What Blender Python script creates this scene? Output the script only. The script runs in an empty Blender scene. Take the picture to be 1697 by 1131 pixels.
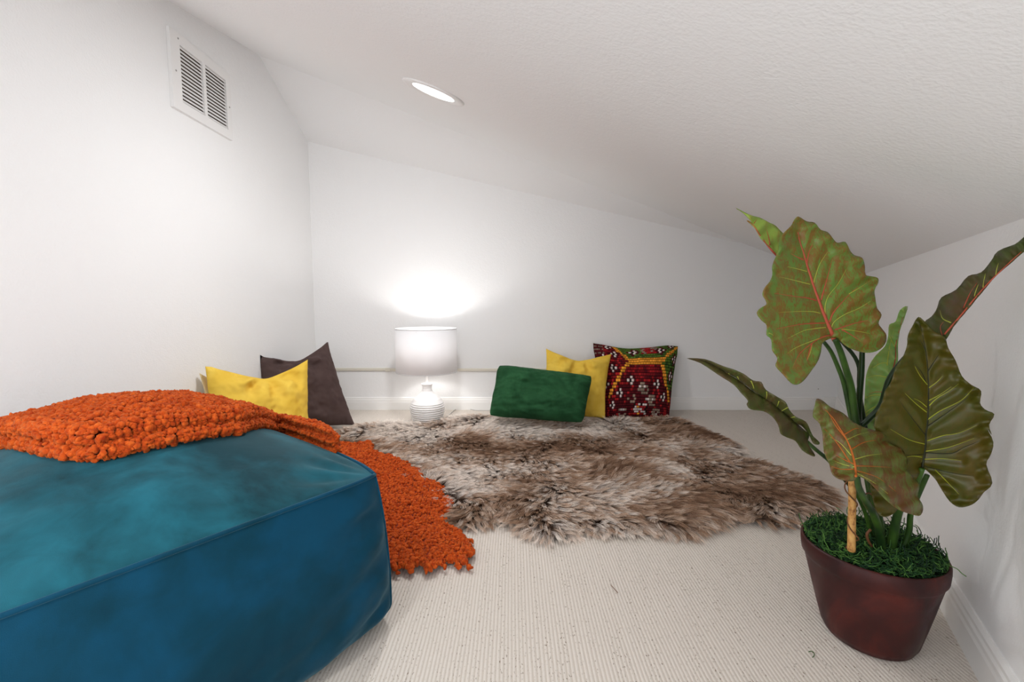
import bpy, bmesh, math, random
import numpy as np
from mathutils import Vector, noise, geometry
random.seed(7); np.random.seed(7)
sc = bpy.context.scene
COL = sc.collection

# ------------------------------------------------------------------ camera, world, lights, exposure
F, CX, CY, EYE = 750.0, 848.5, 565.5, 0.75
PITCH = math.atan(65 / 750)
cam = bpy.data.cameras.new('camera')
cam.sensor_fit = 'HORIZONTAL'; cam.sensor_width = 36.0; cam.lens = 36.0 * F / 1697.0; cam.clip_start = 0.02
camo = bpy.data.objects.new('camera', cam); COL.objects.link(camo)
camo.location = (0, 0, EYE); camo.rotation_euler = (math.pi / 2 - PITCH, 0, 0)
sc.camera = camo

sc.view_settings.view_transform = 'Standard'; sc.view_settings.look = 'None'
sc.view_settings.gamma = 1.0; sc.view_settings.use_curve_mapping = False
sc.view_settings.exposure = 0.38
sc.cycles.use_denoising = True
sc.cycles.max_bounces = 10; sc.cycles.diffuse_bounces = 6; sc.cycles.transmission_bounces = 6

W = bpy.data.worlds.new('world'); sc.world = W; W.use_nodes = True
W.node_tree.nodes['Background'].inputs[0].default_value = (0.94, 0.965, 1.0, 1)
W.node_tree.nodes['Background'].inputs[1].default_value = 2.3


def lamp_light(name, kind, loc, power, size=0.1, color=(1, 1, 1), aim=None):
    d = bpy.data.lights.new(name, kind); d.energy = power; d.color = color
    if kind == 'AREA':
        d.shape = 'DISK'; d.size = size
    else:
        d.shadow_soft_size = size
    o = bpy.data.objects.new(name, d); COL.objects.link(o); o.location = loc
    if aim is not None:
        o.rotation_euler = Vector(aim).to_track_quat('-Z', 'Y').to_euler()
    return o


CN = Vector((-0.355, 0.202, -1.0)).normalized()        # the sloped ceiling's downward normal
LAMP_X, LAMP_Y = -0.532, 2.80
RL = Vector((-0.291, 1.759, 1.53))                      # recessed light in view
lamp_light('recessed_lamp', 'AREA', RL + CN * 0.016, 9.0, 0.125, (0.97, 0.985, 1.0), CN)
FILL = Vector((-0.55, 0.25, 1.318))                       # unseen overhead fill, added to brighten the pouf
lamp_light('overhead_fill', 'AREA', FILL + CN * 0.016, 3.6, 0.15, (0.97, 0.985, 1.0), CN)
lamp_light('table_lamp_bulb', 'POINT', (LAMP_X, LAMP_Y, 0.41), 3.7, 0.035, (1, 0.98, 0.95))


# ------------------------------------------------------------------ measuring helpers
def ray(x, y):
    a = (x - CX) / F; b = -(y - CY) / F
    return (a, math.cos(PITCH) + b * math.sin(PITCH), -math.sin(PITCH) + b * math.cos(PITCH))


def on_y(x, y, Y):
    r = ray(x, y); t = Y / r[1]
    return Vector((r[0] * t, Y, EYE + r[2] * t))


def on_z(x, y, z=0.0):
    r = ray(x, y); t = (z - EYE) / r[2]
    return Vector((r[0] * t, r[1] * t, z))


def on_x(x, y, X):
    r = ray(x, y); t = X / r[0]
    return Vector((X, r[1] * t, EYE + r[2] * t))


# ------------------------------------------------------------------ object helpers
def tag(o, label=None, cat=None, group=None, kind=None):
    if label: o['label'] = label
    if cat: o['category'] = cat
    if group: o['group'] = group
    if kind: o['kind'] = kind
    return o


def link(name, me, mat=None, parent=None, smooth=True):
    o = bpy.data.objects.new(name, me); COL.objects.link(o)
    if mat and not me.materials: me.materials.append(mat)
    if parent: o.parent = parent
    if smooth and me.polygons:
        me.polygons.foreach_set('use_smooth', [True] * len(me.polygons))
    return o


def mesh(name, verts, faces, mat=None, parent=None, smooth=True):
    me = bpy.data.meshes.new(name)
    me.from_pydata([tuple(v) for v in verts], [], faces); me.update()
    return link(name, me, mat, parent, smooth)


def fast_mesh(name, V, Fq, mat=None, parent=None, smooth=True):
    """V (n,3) numpy, Fq (m,k) numpy"""
    me = bpy.data.meshes.new(name)
    n, k = Fq.shape
    me.vertices.add(len(V)); me.vertices.foreach_set('co', np.asarray(V, np.float32).ravel())
    me.loops.add(n * k); me.loops.foreach_set('vertex_index', Fq.astype(np.int32).ravel())
    me.polygons.add(n); me.polygons.foreach_set('loop_start', np.arange(0, n * k, k, dtype=np.int32))
    me.update(calc_edges=True); me.validate()
    return link(name, me, mat, parent, smooth)


def empty(name, loc=(0, 0, 0)):
    """a thing's root; its parts are given in world coordinates and shifted by put()"""
    o = bpy.data.objects.new(name, None); COL.objects.link(o); o.location = loc; o.empty_display_size = 0.05
    return o


def settle(root):
    """parts were built in world coordinates: keep them there under the moved root"""
    L = Vector(root.location)
    for c in root.children:
        c.location = Vector(c.location) - L


def box(lo, hi):
    x0, y0, z0 = lo; x1, y1, z1 = hi
    v = [(x0, y0, z0), (x1, y0, z0), (x1, y1, z0), (x0, y1, z0), (x0, y0, z1), (x1, y0, z1), (x1, y1, z1), (x0, y1, z1)]
    f = [(0, 3, 2, 1), (4, 5, 6, 7), (0, 1, 5, 4), (1, 2, 6, 5), (2, 3, 7, 6), (3, 0, 4, 7)]
    return v, f


def bevel(o, w, seg=2):
    m = o.modifiers.new('bevel', 'BEVEL'); m.width = w; m.segments = seg; m.limit_method = 'ANGLE'
    return o


def lathe(profile, n=64, center=(0, 0, 0)):
    V, Fc = [], []
    for (r, z) in profile:
        for i in range(n):
            a = 2 * math.pi * i / n
            V.append((center[0] + r * math.cos(a), center[1] + r * math.sin(a), center[2] + z))
    for j in range(len(profile) - 1):
        for i in range(n):
            k = (i + 1) % n
            Fc.append((j * n + i, j * n + k, (j + 1) * n + k, (j + 1) * n + i))
    return V, Fc


def tube(pts, rad, sides=8, cap=True):
    pts = [Vector(p) for p in pts]; n = len(pts)
    V, Fc = [], []
    prev = None
    for i, p in enumerate(pts):
        t = (pts[min(i + 1, n - 1)] - pts[max(i - 1, 0)])
        t = t.normalized() if t.length > 1e-9 else Vector((0, 0, 1))
        if prev is None:
            a = Vector((0, 0, 1)) if abs(t.z) < 0.9 else Vector((1, 0, 0))
            u = t.cross(a).normalized()
        else:
            u = (prev - t * prev.dot(t)).normalized()
        prev = u; w = t.cross(u)
        r = rad[i] if hasattr(rad, '__len__') else rad
        for k in range(sides):
            a = 2 * math.pi * k / sides
            V.append(p + u * (r * math.cos(a)) + w * (r * math.sin(a)))
    for i in range(n - 1):
        for k in range(sides):
            m = (k + 1) % sides
            Fc.append((i * sides + k, i * sides + m, (i + 1) * sides + m, (i + 1) * sides + k))
    if cap:
        Fc.append(tuple(reversed(range(sides)))); Fc.append(tuple((n - 1) * sides + k for k in range(sides)))
    return V, Fc


def smooth_line(P, k=6, closed=False):
    P = [Vector(p) for p in P]; n = len(P); out = []
    rng = n if closed else n - 1
    for i in range(rng):
        if closed:
            a, b, c, d = P[(i - 1) % n], P[i], P[(i + 1) % n], P[(i + 2) % n]
        else:
            a, b, c, d = P[max(i - 1, 0)], P[i], P[i + 1], P[min(i + 2, n - 1)]
        for j in range(k):
            t = j / k
            out.append(0.5 * ((2 * b) + (c - a) * t + (2 * a - 5 * b + 4 * c - d) * t * t + (3 * b - a - 3 * c + d) * t ** 3))
    if not closed: out.append(P[-1])
    return out


def fbm(x, y, z, o=3):
    s, a, t = 0.0, 1.0, 0.0
    for i in range(o):
        s += a * noise.noise(Vector((x, y, z)) * (2 ** i)); t += a; a *= 0.5
    return s / t


# ------------------------------------------------------------------ materials
def mat(name, color=(0.8, 0.8, 0.8), rough=0.6, sheen=0.0, spec=0.3, metallic=0.0, sheen_tint=(1, 1, 1)):
    m = bpy.data.materials.new(name); m.use_nodes = True
    b = m.node_tree.nodes['Principled BSDF']
    b.inputs['Base Color'].default_value = (*color, 1)
    b.inputs['Roughness'].default_value = rough
    b.inputs['Specular IOR Level'].default_value = spec
    b.inputs['Metallic'].default_value = metallic
    b.inputs['Sheen Weight'].default_value = sheen
    b.inputs['Sheen Roughness'].default_value = 0.4
    b.inputs['Sheen Tint'].default_value = (*sheen_tint, 1)
    return m


class NT:
    def __init__(s, m): s.m = m; s.t = m.node_tree; s.b = s.t.nodes['Principled BSDF']
    def n(s, kind, **kw):
        nd = s.t.nodes.new(kind)
        for k, v in kw.items():
            if k.startswith('in_'):
                key = k[3:].replace('_', ' ')
                nd.inputs[key].default_value = v
            else: setattr(nd, k, v)
        return nd
    def l(s, a, b): s.t.links.new(a, b)
    def coord(s, scale=(1, 1, 1), kind='Object', rot=(0, 0, 0)):
        c = s.n('ShaderNodeTexCoord'); mp = s.n('ShaderNodeMapping')
        mp.inputs['Scale'].default_value = scale; mp.inputs['Rotation'].default_value = rot
        s.l(c.outputs[kind], mp.inputs['Vector']); return mp.outputs['Vector']
    def noise(s, vec, scale, detail=3, rough=0.5, dist=0.0):
        t = s.n('ShaderNodeTexNoise'); t.inputs['Scale'].default_value = scale
        t.inputs['Detail'].default_value = detail; t.inputs['Roughness'].default_value = rough
        t.inputs['Distortion'].default_value = dist
        s.l(vec, t.inputs['Vector']); return t.outputs['Fac']
    def ramp(s, fac, stops, interp='LINEAR'):
        r = s.n('ShaderNodeValToRGB'); r.color_ramp.interpolation = interp
        e = r.color_ramp.elements
        while len(e) < len(stops): e.new(0.5)
        for el, (p, c) in zip(e, stops):
            el.position = p; el.color = (*c, 1) if len(c) == 3 else c
        s.l(fac, r.inputs['Fac']); return r.outputs['Color']
    def mix(s, fac, a, b, mode='MIX'):
        x = s.n('ShaderNodeMix', data_type='RGBA', blend_type=mode)
        for sock, v in ((x.inputs['Factor'], fac), (x.inputs['A'], a), (x.inputs['B'], b)):
            if isinstance(v, (int, float)): sock.default_value = v
            elif isinstance(v, tuple): sock.default_value = (*v, 1) if len(v) == 3 else v
            else: s.l(v, sock)
        # colour sockets share names with float ones: relink to the RGBA pair
        return x
    def bump(s, height, strength=0.3, dist=0.002):
        b = s.n('ShaderNodeBump'); b.inputs['Strength'].default_value = strength; b.inputs['Distance'].default_value = dist
        s.l(height, b.inputs['Height']); s.l(b.outputs['Normal'], s.b.inputs['Normal']); return b


def mixc(nt, fac, a, b, mode='MIX'):
    x = nt.n('ShaderNodeMix', data_type='RGBA', blend_type=mode)
    ins = [i for i in x.inputs]
    fs, A, B = ins[0], ins[6], ins[7]
    for sock, v in ((fs, fac), (A, a), (B, b)):
        if isinstance(v, (int, float)): sock.default_value = v
        elif isinstance(v, tuple): sock.default_value = (*v, 1) if len(v) == 3 else v
        else: nt.l(v, sock)
    return x.outputs[2]


def mathn(nt, op, a, b=None):
    x = nt.n('ShaderNodeMath', operation=op)
    for sock, v in zip(x.inputs, (a, b)):
        if v is None: continue
        if isinstance(v, (int, float)): sock.default_value = v
        else: nt.l(v, sock)
    return x.outputs[0]


def wall_material(name, color):
    m = mat(name, color, 0.65, spec=0.15); t = NT(m)
    v = t.coord()
    a = t.noise(v, 160, 3, 0.5); b = t.noise(v, 45, 2, 0.5)
    h = mathn(t, 'ADD', a, mathn(t, 'MULTIPLY', b, 0.8))
    t.bump(h, 0.35, 0.0025)
    return m


M_WALL = wall_material('painted_wall', (0.835, 0.833, 0.83))
M_CEIL = wall_material('painted_ceiling', (0.84, 0.838, 0.838))
M_TRIM = mat('white_trim', (0.84, 0.83, 0.81), 0.4, spec=0.4)

M_CARPET = mat('ribbed_loop_carpet', (0.6, 0.55, 0.5), 0.95, spec=0.05, sheen=0.15)
t = NT(M_CARPET)
v = t.coord()
wn = t.noise(t.coord((6, 1.5, 1)), 1.0, 2)
sep = t.n('ShaderNodeSeparateXYZ'); t.l(v, sep.inputs[0])
xw = mathn(t, 'ADD', sep.outputs['X'], mathn(t, 'MULTIPLY', wn, 0.012))
rib = mathn(t, 'SINE', mathn(t, 'MULTIPLY', xw, 2 * math.pi / 0.0085))
rib = mathn(t, 'ADD', mathn(t, 'MULTIPLY', rib, 0.5), 0.5)
loops = t.noise(t.coord((1, 0.55, 1)), 420, 2, 0.7)
broad = t.noise(t.coord((60, 3, 1)), 1.0, 3, 0.6)
specks = t.noise(t.coord((1, 0.45, 1)), 300, 1, 0.5)
c = t.ramp(rib, [(0.0, (0.54, 0.475, 0.41)), (0.35, (0.655, 0.59, 0.525)), (1.0, (0.71, 0.655, 0.60))])
c = mixc(t, mathn(t, 'MULTIPLY', broad, 0.35), c, (0.60, 0.54, 0.47))
dk = t.ramp(specks, [(0.0, (1, 1, 1)), (0.30, (1, 1, 1)), (0.365, (0, 0, 0))])
dk2 = mathn(t, 'MULTIPLY', dk, t.ramp(broad, [(0.42, (0.15, 0.15, 0.15)), (0.6, (1, 1, 1))]))
c = mixc(t, dk2, c, (0.17, 0.12, 0.075))
t.l(c, t.b.inputs['Base Color'])
hh = mathn(t, 'ADD', mathn(t, 'MULTIPLY', rib, 0.7), loops)
hh = mathn(t, 'SUBTRACT', hh, mathn(t, 'MULTIPLY', dk2, 0.7))
t.bump(hh, 0.55, 0.0020)

# ------------------------------------------------------------------ the room
YB, XL = 3.11, -1.357
Y0 = -0.28


def ceil_z(x, y): return 0.906 + 0.355 * (0.957 - x) + 0.202 * (y - 0.863)


def right_x(y): return 0.94 + 0.5846 * (y - 0.834)


def slab(name, poly, outward, thick, m):
    """polygon given in order, thickened away from the room"""
    o = Vector(outward).normalized() * thick
    n = len(poly); P = [Vector(p) for p in poly]
    V = P + [p + o for p in P]
    Fc = [tuple(range(n)), tuple(reversed(range(n, 2 * n)))] + [(i, (i + 1) % n, n + (i + 1) % n, n + i) for i in range(n)]
    ob = mesh(name, V, Fc, m, smooth=False)
    bm = bmesh.new(); bm.from_mesh(ob.data); bmesh.ops.recalc_face_normals(bm, faces=bm.faces); bm.to_mesh(ob.data); bm.free()
    return tag(ob, kind='structure')


XR0, XRB = right_x(Y0), right_x(YB)
L2z = ceil_z(XL, 2.555)
CB = 1.81                     # height of the left back corner
EX = 1.575; EZ = ceil_z(EX, YB)
RZ = ceil_z(XRB, YB)
slab('floor', [(XL, Y0, 0), (XR0, Y0, 0), (XRB, YB, 0), (XL, YB, 0)], (0, 0, -1), 0.1, M_CARPET)
slab('wall_left', [(XL, Y0, 0), (XL, YB, 0), (XL, YB, CB), (XL, 2.555, L2z), (XL, Y0, ceil_z(XL, Y0))], (-1, 0, 0), 0.1, M_WALL)
slab('wall_back', [(XL, YB, 0), (XRB, YB, 0), (XRB, YB, RZ), (EX, YB, EZ), (XL, YB, CB)], (0, 1, 0), 0.1, M_WALL)
slab('wall_right', [(XR0, Y0, 0), (XRB, YB, 0), (XRB, YB, RZ), (XR0, Y0, ceil_z(XR0, Y0))], (0.863, -0.505, 0), 0.1, M_WALL)
slab('ceiling', [(XL, Y0, ceil_z(XL, Y0)), (XL, 2.555, L2z), (EX, YB, EZ), (XRB, YB, RZ), (XR0, Y0, ceil_z(XR0, Y0))], -CN, 0.1, M_CEIL)
slab('ceiling_facet', [(XL, 2.555, L2z), (XL, YB, CB), (EX, YB, EZ)], (0.15, 0.5, 1), 0.08, M_CEIL)  # narrow sloped ceiling facet above the back wall


def skirting(name, a, b, inward, h=0.088):
    prof = [(0, 0), (0.014, 0), (0.014, h * 0.60), (0.012, h * 0.68), (0.012, h * 0.78), (0.009, h * 0.84), (0.009, h * 0.92), (0.004, h), (0, h)]
    a, b, n = Vector(a), Vector(b), Vector(inward).normalized()
    k = len(prof); V = []
    for e in (a, b):
        for (d, z) in prof: V.append(e + n * d + Vector((0, 0, z)))
    Fc = [(i, (i + 1) % k, k + (i + 1) % k, k + i) for i in range(k)] + [tuple(range(k)), tuple(reversed(range(k, 2 * k)))]
    ob = mesh(name, V, Fc, M_TRIM, smooth=False)
    bm = bmesh.new(); bm.from_mesh(ob.data); bmesh.ops.recalc_face_normals(bm, faces=bm.faces); bm.to_mesh(ob.data); bm.free()
    return tag(ob, kind='structure')


skirting('baseboard_back', (XL, YB, 0), (XRB, YB, 0), (0, -1, 0))
skirting('baseboard_right', (XR0, Y0, 0), (XRB, YB, 0), (-0.863, 0.505, 0), 0.095)
skirting('baseboard_left', (XL, Y0, 0), (XL, YB, 0), (1, 0, 0))

# ------------------------------------------------------------------ air vent on the left wall
M_VENT = mat('white_enamel', (0.80, 0.79, 0.78), 0.4, spec=0.4)
M_DARK = mat('duct_shade', (0.10, 0.07, 0.05), 0.8)
M_SCREW = mat('grey_screw', (0.35, 0.34, 0.33), 0.4, metallic=0.6)
vent = empty('air_vent', (XL, 2.06, 1.52))
tag(vent, 'white metal air vent grille with two banks of louvres high on left wall', 'vent')
vy0, vy1, vz0, vz1 = 1.872, 2.255, 1.523, 1.828
by = [(1.925, 2.062), (2.078, 2.222)]; bz = (1.562, 1.786)
bvv, bvf = box((XL + 0.0005, by[0][0] - 0.004, bz[0] - 0.004), (XL + 0.002, by[1][1] + 0.004, bz[1] + 0.004))
mesh('dark_backing', bvv, bvf, M_DARK, vent, False)  # dark sheet on the wall, its colour standing in for the duct's shade
# frame: plate with two openings
bm = bmesh.new()
ys = [vy0, by[0][0], by[0][1], by[1][0], by[1][1], vy1]; zs = [vz0, bz[0], bz[1], vz1]
XF = XL + 0.014
gv = {}
for i, y in enumerate(ys):
    for j, z in enumerate(zs):
        gv[i, j] = bm.verts.new((XF, y, z))
for i in range(5):
    for j in range(3):
        if j == 1 and i in (1, 3): continue
        bm.faces.new((gv[i, j], gv[i + 1, j], gv[i + 1, j + 1], gv[i, j + 1]))
# returns of the openings and splayed outer rim
for (i0, i1) in ((1, 2), (3, 4)):
    loop = [gv[i0, 1], gv[i1, 1], gv[i1, 2], gv[i0, 2]]
    back = [bm.verts.new((XL + 0.003, q.co.y, q.co.z)) for q in loop]
    for k in range(4): bm.faces.new((loop[k], back[k], back[(k + 1) % 4], loop[(k + 1) % 4]))
rim = [gv[i, 0] for i in range(6)] + [gv[5, j] for j in range(1, 4)] + [gv[i, 3] for i in range(4, -1, -1)] + [gv[0, j] for j in (2, 1)]
outer = []
for q in rim:
    dy = -0.010 if q.co.y == vy0 else (0.006 if q.co.y == vy1 else 0)
    dz = -0.006 if q.co.z == vz0 else (0.006 if q.co.z == vz1 else 0)
    outer.append(bm.verts.new((XL + 0.0005, q.co.y + dy, q.co.z + dz)))
for k in range(len(rim)):
    m_ = (k + 1) % len(rim)
    bm.faces.new((rim[k], rim[m_], outer[m_], outer[k]))
bmesh.ops.recalc_face_normals(bm, faces=bm.faces)
me = bpy.data.meshes.new('grille_frame'); bm.to_mesh(me); bm.free()
link('grille_frame', me, M_VENT, vent, False)
NS = 15
pitch = (bz[1] - bz[0]) / NS
louv = {}
for (a, b) in by:
    wy = b - a - 0.001
    vs = []
    for s in (-1, 1):
        vs += [(0.0045, s * wy / 2, 0.0050), (0.0085, s * wy / 2, -0.0055), (0.0078, s * wy / 2, -0.0059), (0.0036, s * wy / 2, 0.0046)]
    me = bpy.data.meshes.new('louvre'); me.from_pydata(vs, [], [(0, 1, 2, 3), (7, 6, 5, 4), (0, 4, 5, 1), (1, 5, 6, 2), (2, 6, 7, 3), (3, 7, 4, 0)]); me.update()
    me.materials.append(M_VENT)
    for k in range(NS):
        o = bpy.data.objects.new('louvre', me); COL.objects.link(o); o.parent = vent
        o.location = (XL + 0.0032, (a + b) / 2, bz[0] + (k + 0.55) * pitch)
for (y, z) in ((1.896, 1.672), (2.240, 1.672), (1.918, 1.806)):
    V, Fc = lathe([(0.0, 0.002), (0.003, 0.0018), (0.004, 0.0)], 10)
    V = [(XF + q[2], y + q[0], z + q[1]) for q in V]
    mesh('screw', V, Fc, M_SCREW, vent)
settle(vent)

# ------------------------------------------------------------------ recessed ceiling lights
M_LENS = mat('lit_lens', (0.95, 0.95, 0.95), 0.5)
t = NT(M_LENS); t.b.inputs['Emission Color'].default_value = (1, 0.99, 0.97, 1); t.b.inputs['Emission Strength'].default_value = 2.2


def recessed(loc, label):
    root = empty('recessed_light', loc)
    root.rotation_euler = (-CN).to_track_quat('Z', 'Y').to_euler()
    tag(root, label, 'ceiling light')
    V, Fc = lathe([(0.118, -0.0002), (0.1185, -0.003), (0.116, -0.0065), (0.105, -0.008), (0.092, -0.0065), (0.084, -0.004), (0.080, -0.0035)], 72)
    mesh('trim_ring', V, Fc, M_VENT, root)
    V, Fc = lathe([(0.0001, -0.004), (0.05, -0.004), (0.081, -0.0034)], 48)
    mesh('lens', V, Fc, M_LENS, root)
    return root


recessed(RL, 'round white recessed ceiling light glowing on the slope above the table lamp')

# ------------------------------------------------------------------ cord cover on the back wall
M_COVER = mat('ivory_plastic', (0.68, 0.64, 0.55), 0.45)
zc = on_y(700, 612.5, YB).z
cc = empty('cord_cover', (-0.6, YB, zc))
tag(cc, 'thin ivory cord raceway running along back wall above the baseboard', 'cord cover')
xj = on_y(643, 612, YB).x
xe = on_y(908, 612, YB).x
o = mesh('channel', *box((XL + 0.001, YB - 0.013, zc - 0.0095), (xj - 0.014, YB, zc + 0.0105)), M_COVER, cc, False); bevel(o, 0.004)
o = mesh('channel', *box((xj + 0.014, YB - 0.013, zc - 0.0120), (xe, YB, zc + 0.008)), M_COVER, cc, False); bevel(o, 0.004)
o = mesh('coupler', *box((xj - 0.016, YB - 0.016, zc - 0.0135), (xj + 0.016, YB, zc + 0.0115)), M_COVER, cc, False); bevel(o, 0.003)
settle(cc)
nl = on_y(1356, 645, YB)
V, Fc = lathe([(0.0001, 0.003), (0.003, 0.002), (0.0035, 0.0)], 10)
V = [(nl.x + q[0], YB - q[2], nl.z + q[1]) for q in V]
tag(mesh('wall_nail', V, Fc, M_SCREW), 'tiny nail head low on the back wall near the right corner', 'nail')

# ------------------------------------------------------------------ table lamp
M_CERAM = mat('white_ceramic', (0.82, 0.81, 0.80), 0.35, spec=0.5)
M_SHADE = bpy.data.materials.new('white_linen_shade'); M_SHADE.use_nodes = True
nt = M_SHADE.node_tree; nt.nodes.clear()
out = nt.nodes.new('ShaderNodeOutputMaterial'); mx = nt.nodes.new('ShaderNodeMixShader'); mx.inputs[0].default_value = 0.19
df = nt.nodes.new('ShaderNodeBsdfDiffuse'); df.inputs[0].default_value = (0.88, 0.87, 0.88, 1)
tr = nt.nodes.new('ShaderNodeBsdfTranslucent'); tr.inputs[0].default_value = (0.93, 0.92, 0.92, 1)
nt.links.new(df.outputs[0], mx.inputs[1]); nt.links.new(tr.outputs[0], mx.inputs[2]); nt.links.new(mx.outputs[0], out.inputs[0])
M_BULB = mat('lit_bulb', (1, 1, 1), 0.5)
t = NT(M_BULB); t.b.inputs['Emission Color'].default_value = (1, 0.97, 0.9, 1); t.b.inputs['Emission Strength'].default_value = 6
lamp = empty('table_lamp', (LAMP_X, LAMP_Y, 0))
tag(lamp, 'white table lamp with drum shade and ribbed round ceramic base on the carpet', 'lamp')
prof = [(0.0001, 0.0), (0.085, 0.0), (0.093, 0.008)]
z = 0.014
def body_r(z):
    pts = [(0.0, 0.088), (0.03, 0.099), (0.06, 0.1055), (0.095, 0.107), (0.12, 0.100), (0.145, 0.083), (0.165, 0.060), (0.18, 0.044), (0.195, 0.033), (0.21, 0.029), (0.225, 0.030), (0.238, 0.036)]
    for (a, ra), (b, rb) in zip(pts, pts[1:]):
        if a <= z <= b:
            f = (z - a) / (b - a); f = f * f * (3 - 2 * f) if False else f
            return ra + (rb - ra) * f
    return pts[-1][1]
for i in range(150):
    z = 0.010 + i * (0.228 / 149)
    r = body_r(z)
    if z < 0.118:
        ph = ((z - 0.008) / 0.0135) % 1.0
        r += 0.0062 * math.sin(ph * math.pi) ** 0.6 - 0.005
    prof.append((r, z))
prof += [(0.036, 0.240), (0.032, 0.241), (0.014, 0.241), (0.0001, 0.241)]
mesh('ceramic_base', *lathe(prof, 72, (LAMP_X, LAMP_Y, 0)), M_CERAM, lamp)
mesh('lamp_stem', *lathe([(0.008, 0.24), (0.008, 0.30), (0.018, 0.302), (0.018, 0.39), (0.0001, 0.392)], 24, (LAMP_X, LAMP_Y, 0)), M_TRIM, lamp)
SR, SZ0, SZ1 = 0.1885, on_y(706, 624, LAMP_Y - 0.185).z, on_y(706, 547.5, LAMP_Y - 0.185).z
mesh('lamp_shade', *lathe([(SR - 0.0015, SZ0), (SR, SZ0), (SR, SZ1), (SR - 0.0015, SZ1), (SR - 0.0015, SZ0)], 96, (LAMP_X, LAMP_Y, 0)), M_SHADE, lamp)
M_RIM = mat('shade_trim', (0.62, 0.61, 0.61), 0.6)
for zz in (SZ0 + 0.0015, SZ1 - 0.0015):
    V, Fc = lathe([(SR + 0.0014 * math.cos(a), zz + 0.0022 * math.sin(a)) for a in np.linspace(0, 2 * math.pi, 9)], 96, (LAMP_X, LAMP_Y, 0))
    mesh('shade_rim', V, Fc, M_RIM, lamp)
hv, hf = [], []
for k in range(3):
    a = 2 * math.pi * k / 3 + 0.4
    V, Fc = tube([(LAMP_X + 0.016 * math.cos(a), LAMP_Y + 0.016 * math.sin(a), 0.345), (LAMP_X + SR * math.cos(a), LAMP_Y + SR * math.sin(a), SZ1 - 0.012)], 0.0015, 6)
    hf += [tuple(i + len(hv) for i in f) for f in Fc]; hv += V
mesh('shade_spider', hv, hf, M_RIM, lamp)
V, Fc = lathe([(0.0001, 0.392), (0.012, 0.393), (0.022, 0.41), (0.025, 0.43), (0.020, 0.445), (0.0001, 0.452)], 24, (LAMP_X, LAMP_Y, 0))
bulb = mesh('bulb', V, Fc, M_BULB, lamp)
settle(lamp)
bulb.visible_shadow = True
# the point lamp sits above the glass so that its light is not boxed in
bpy.data.objects['table_lamp_bulb'].location.z = 0.484
crd = [on_z(760, 676.5, 0.004), on_z(790, 680.5, 0.004), on_z(822, 680, 0.004), on_z(850, 681, 0.004)]
M_CORD = mat('grey_cord', (0.55, 0.54, 0.52), 0.6)
crd = [(LAMP_X + 0.105, LAMP_Y + 0.05, 0.005)] + [tuple(q) for q in crd]
mesh('power_cord', *tube(smooth_line(crd, 6), 0.0025, 6), M_CORD, None)
tag(bpy.data.objects['power_cord'], 'thin pale power cord on the carpet running right from the lamp', 'cord')


# ------------------------------------------------------------------ cushions
def velvet(name, dark, light, scale=9.0, sheen=0.5, bumpy=0.15):
    m = mat(name, dark, 0.85, sheen=sheen, spec=0.15, sheen_tint=light); t = NT(m)
    v = t.coord()
    n1 = t.noise(v, scale, 4, 0.6, 0.6); n2 = t.noise(v, 600, 2, 0.7)
    c = t.ramp(n1, [(0.30, dark), (0.70, light)])
    c = mixc(t, mathn(t, 'MULTIPLY', n2, 0.25), c, tuple(min(1, x * 1.5) for x in light))
    t.l(c, t.b.inputs['Base Color'])
    t.bump(mathn(t, 'ADD', n2, t.noise(v, 60, 3)), bumpy, 0.002)
    return m


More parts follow.
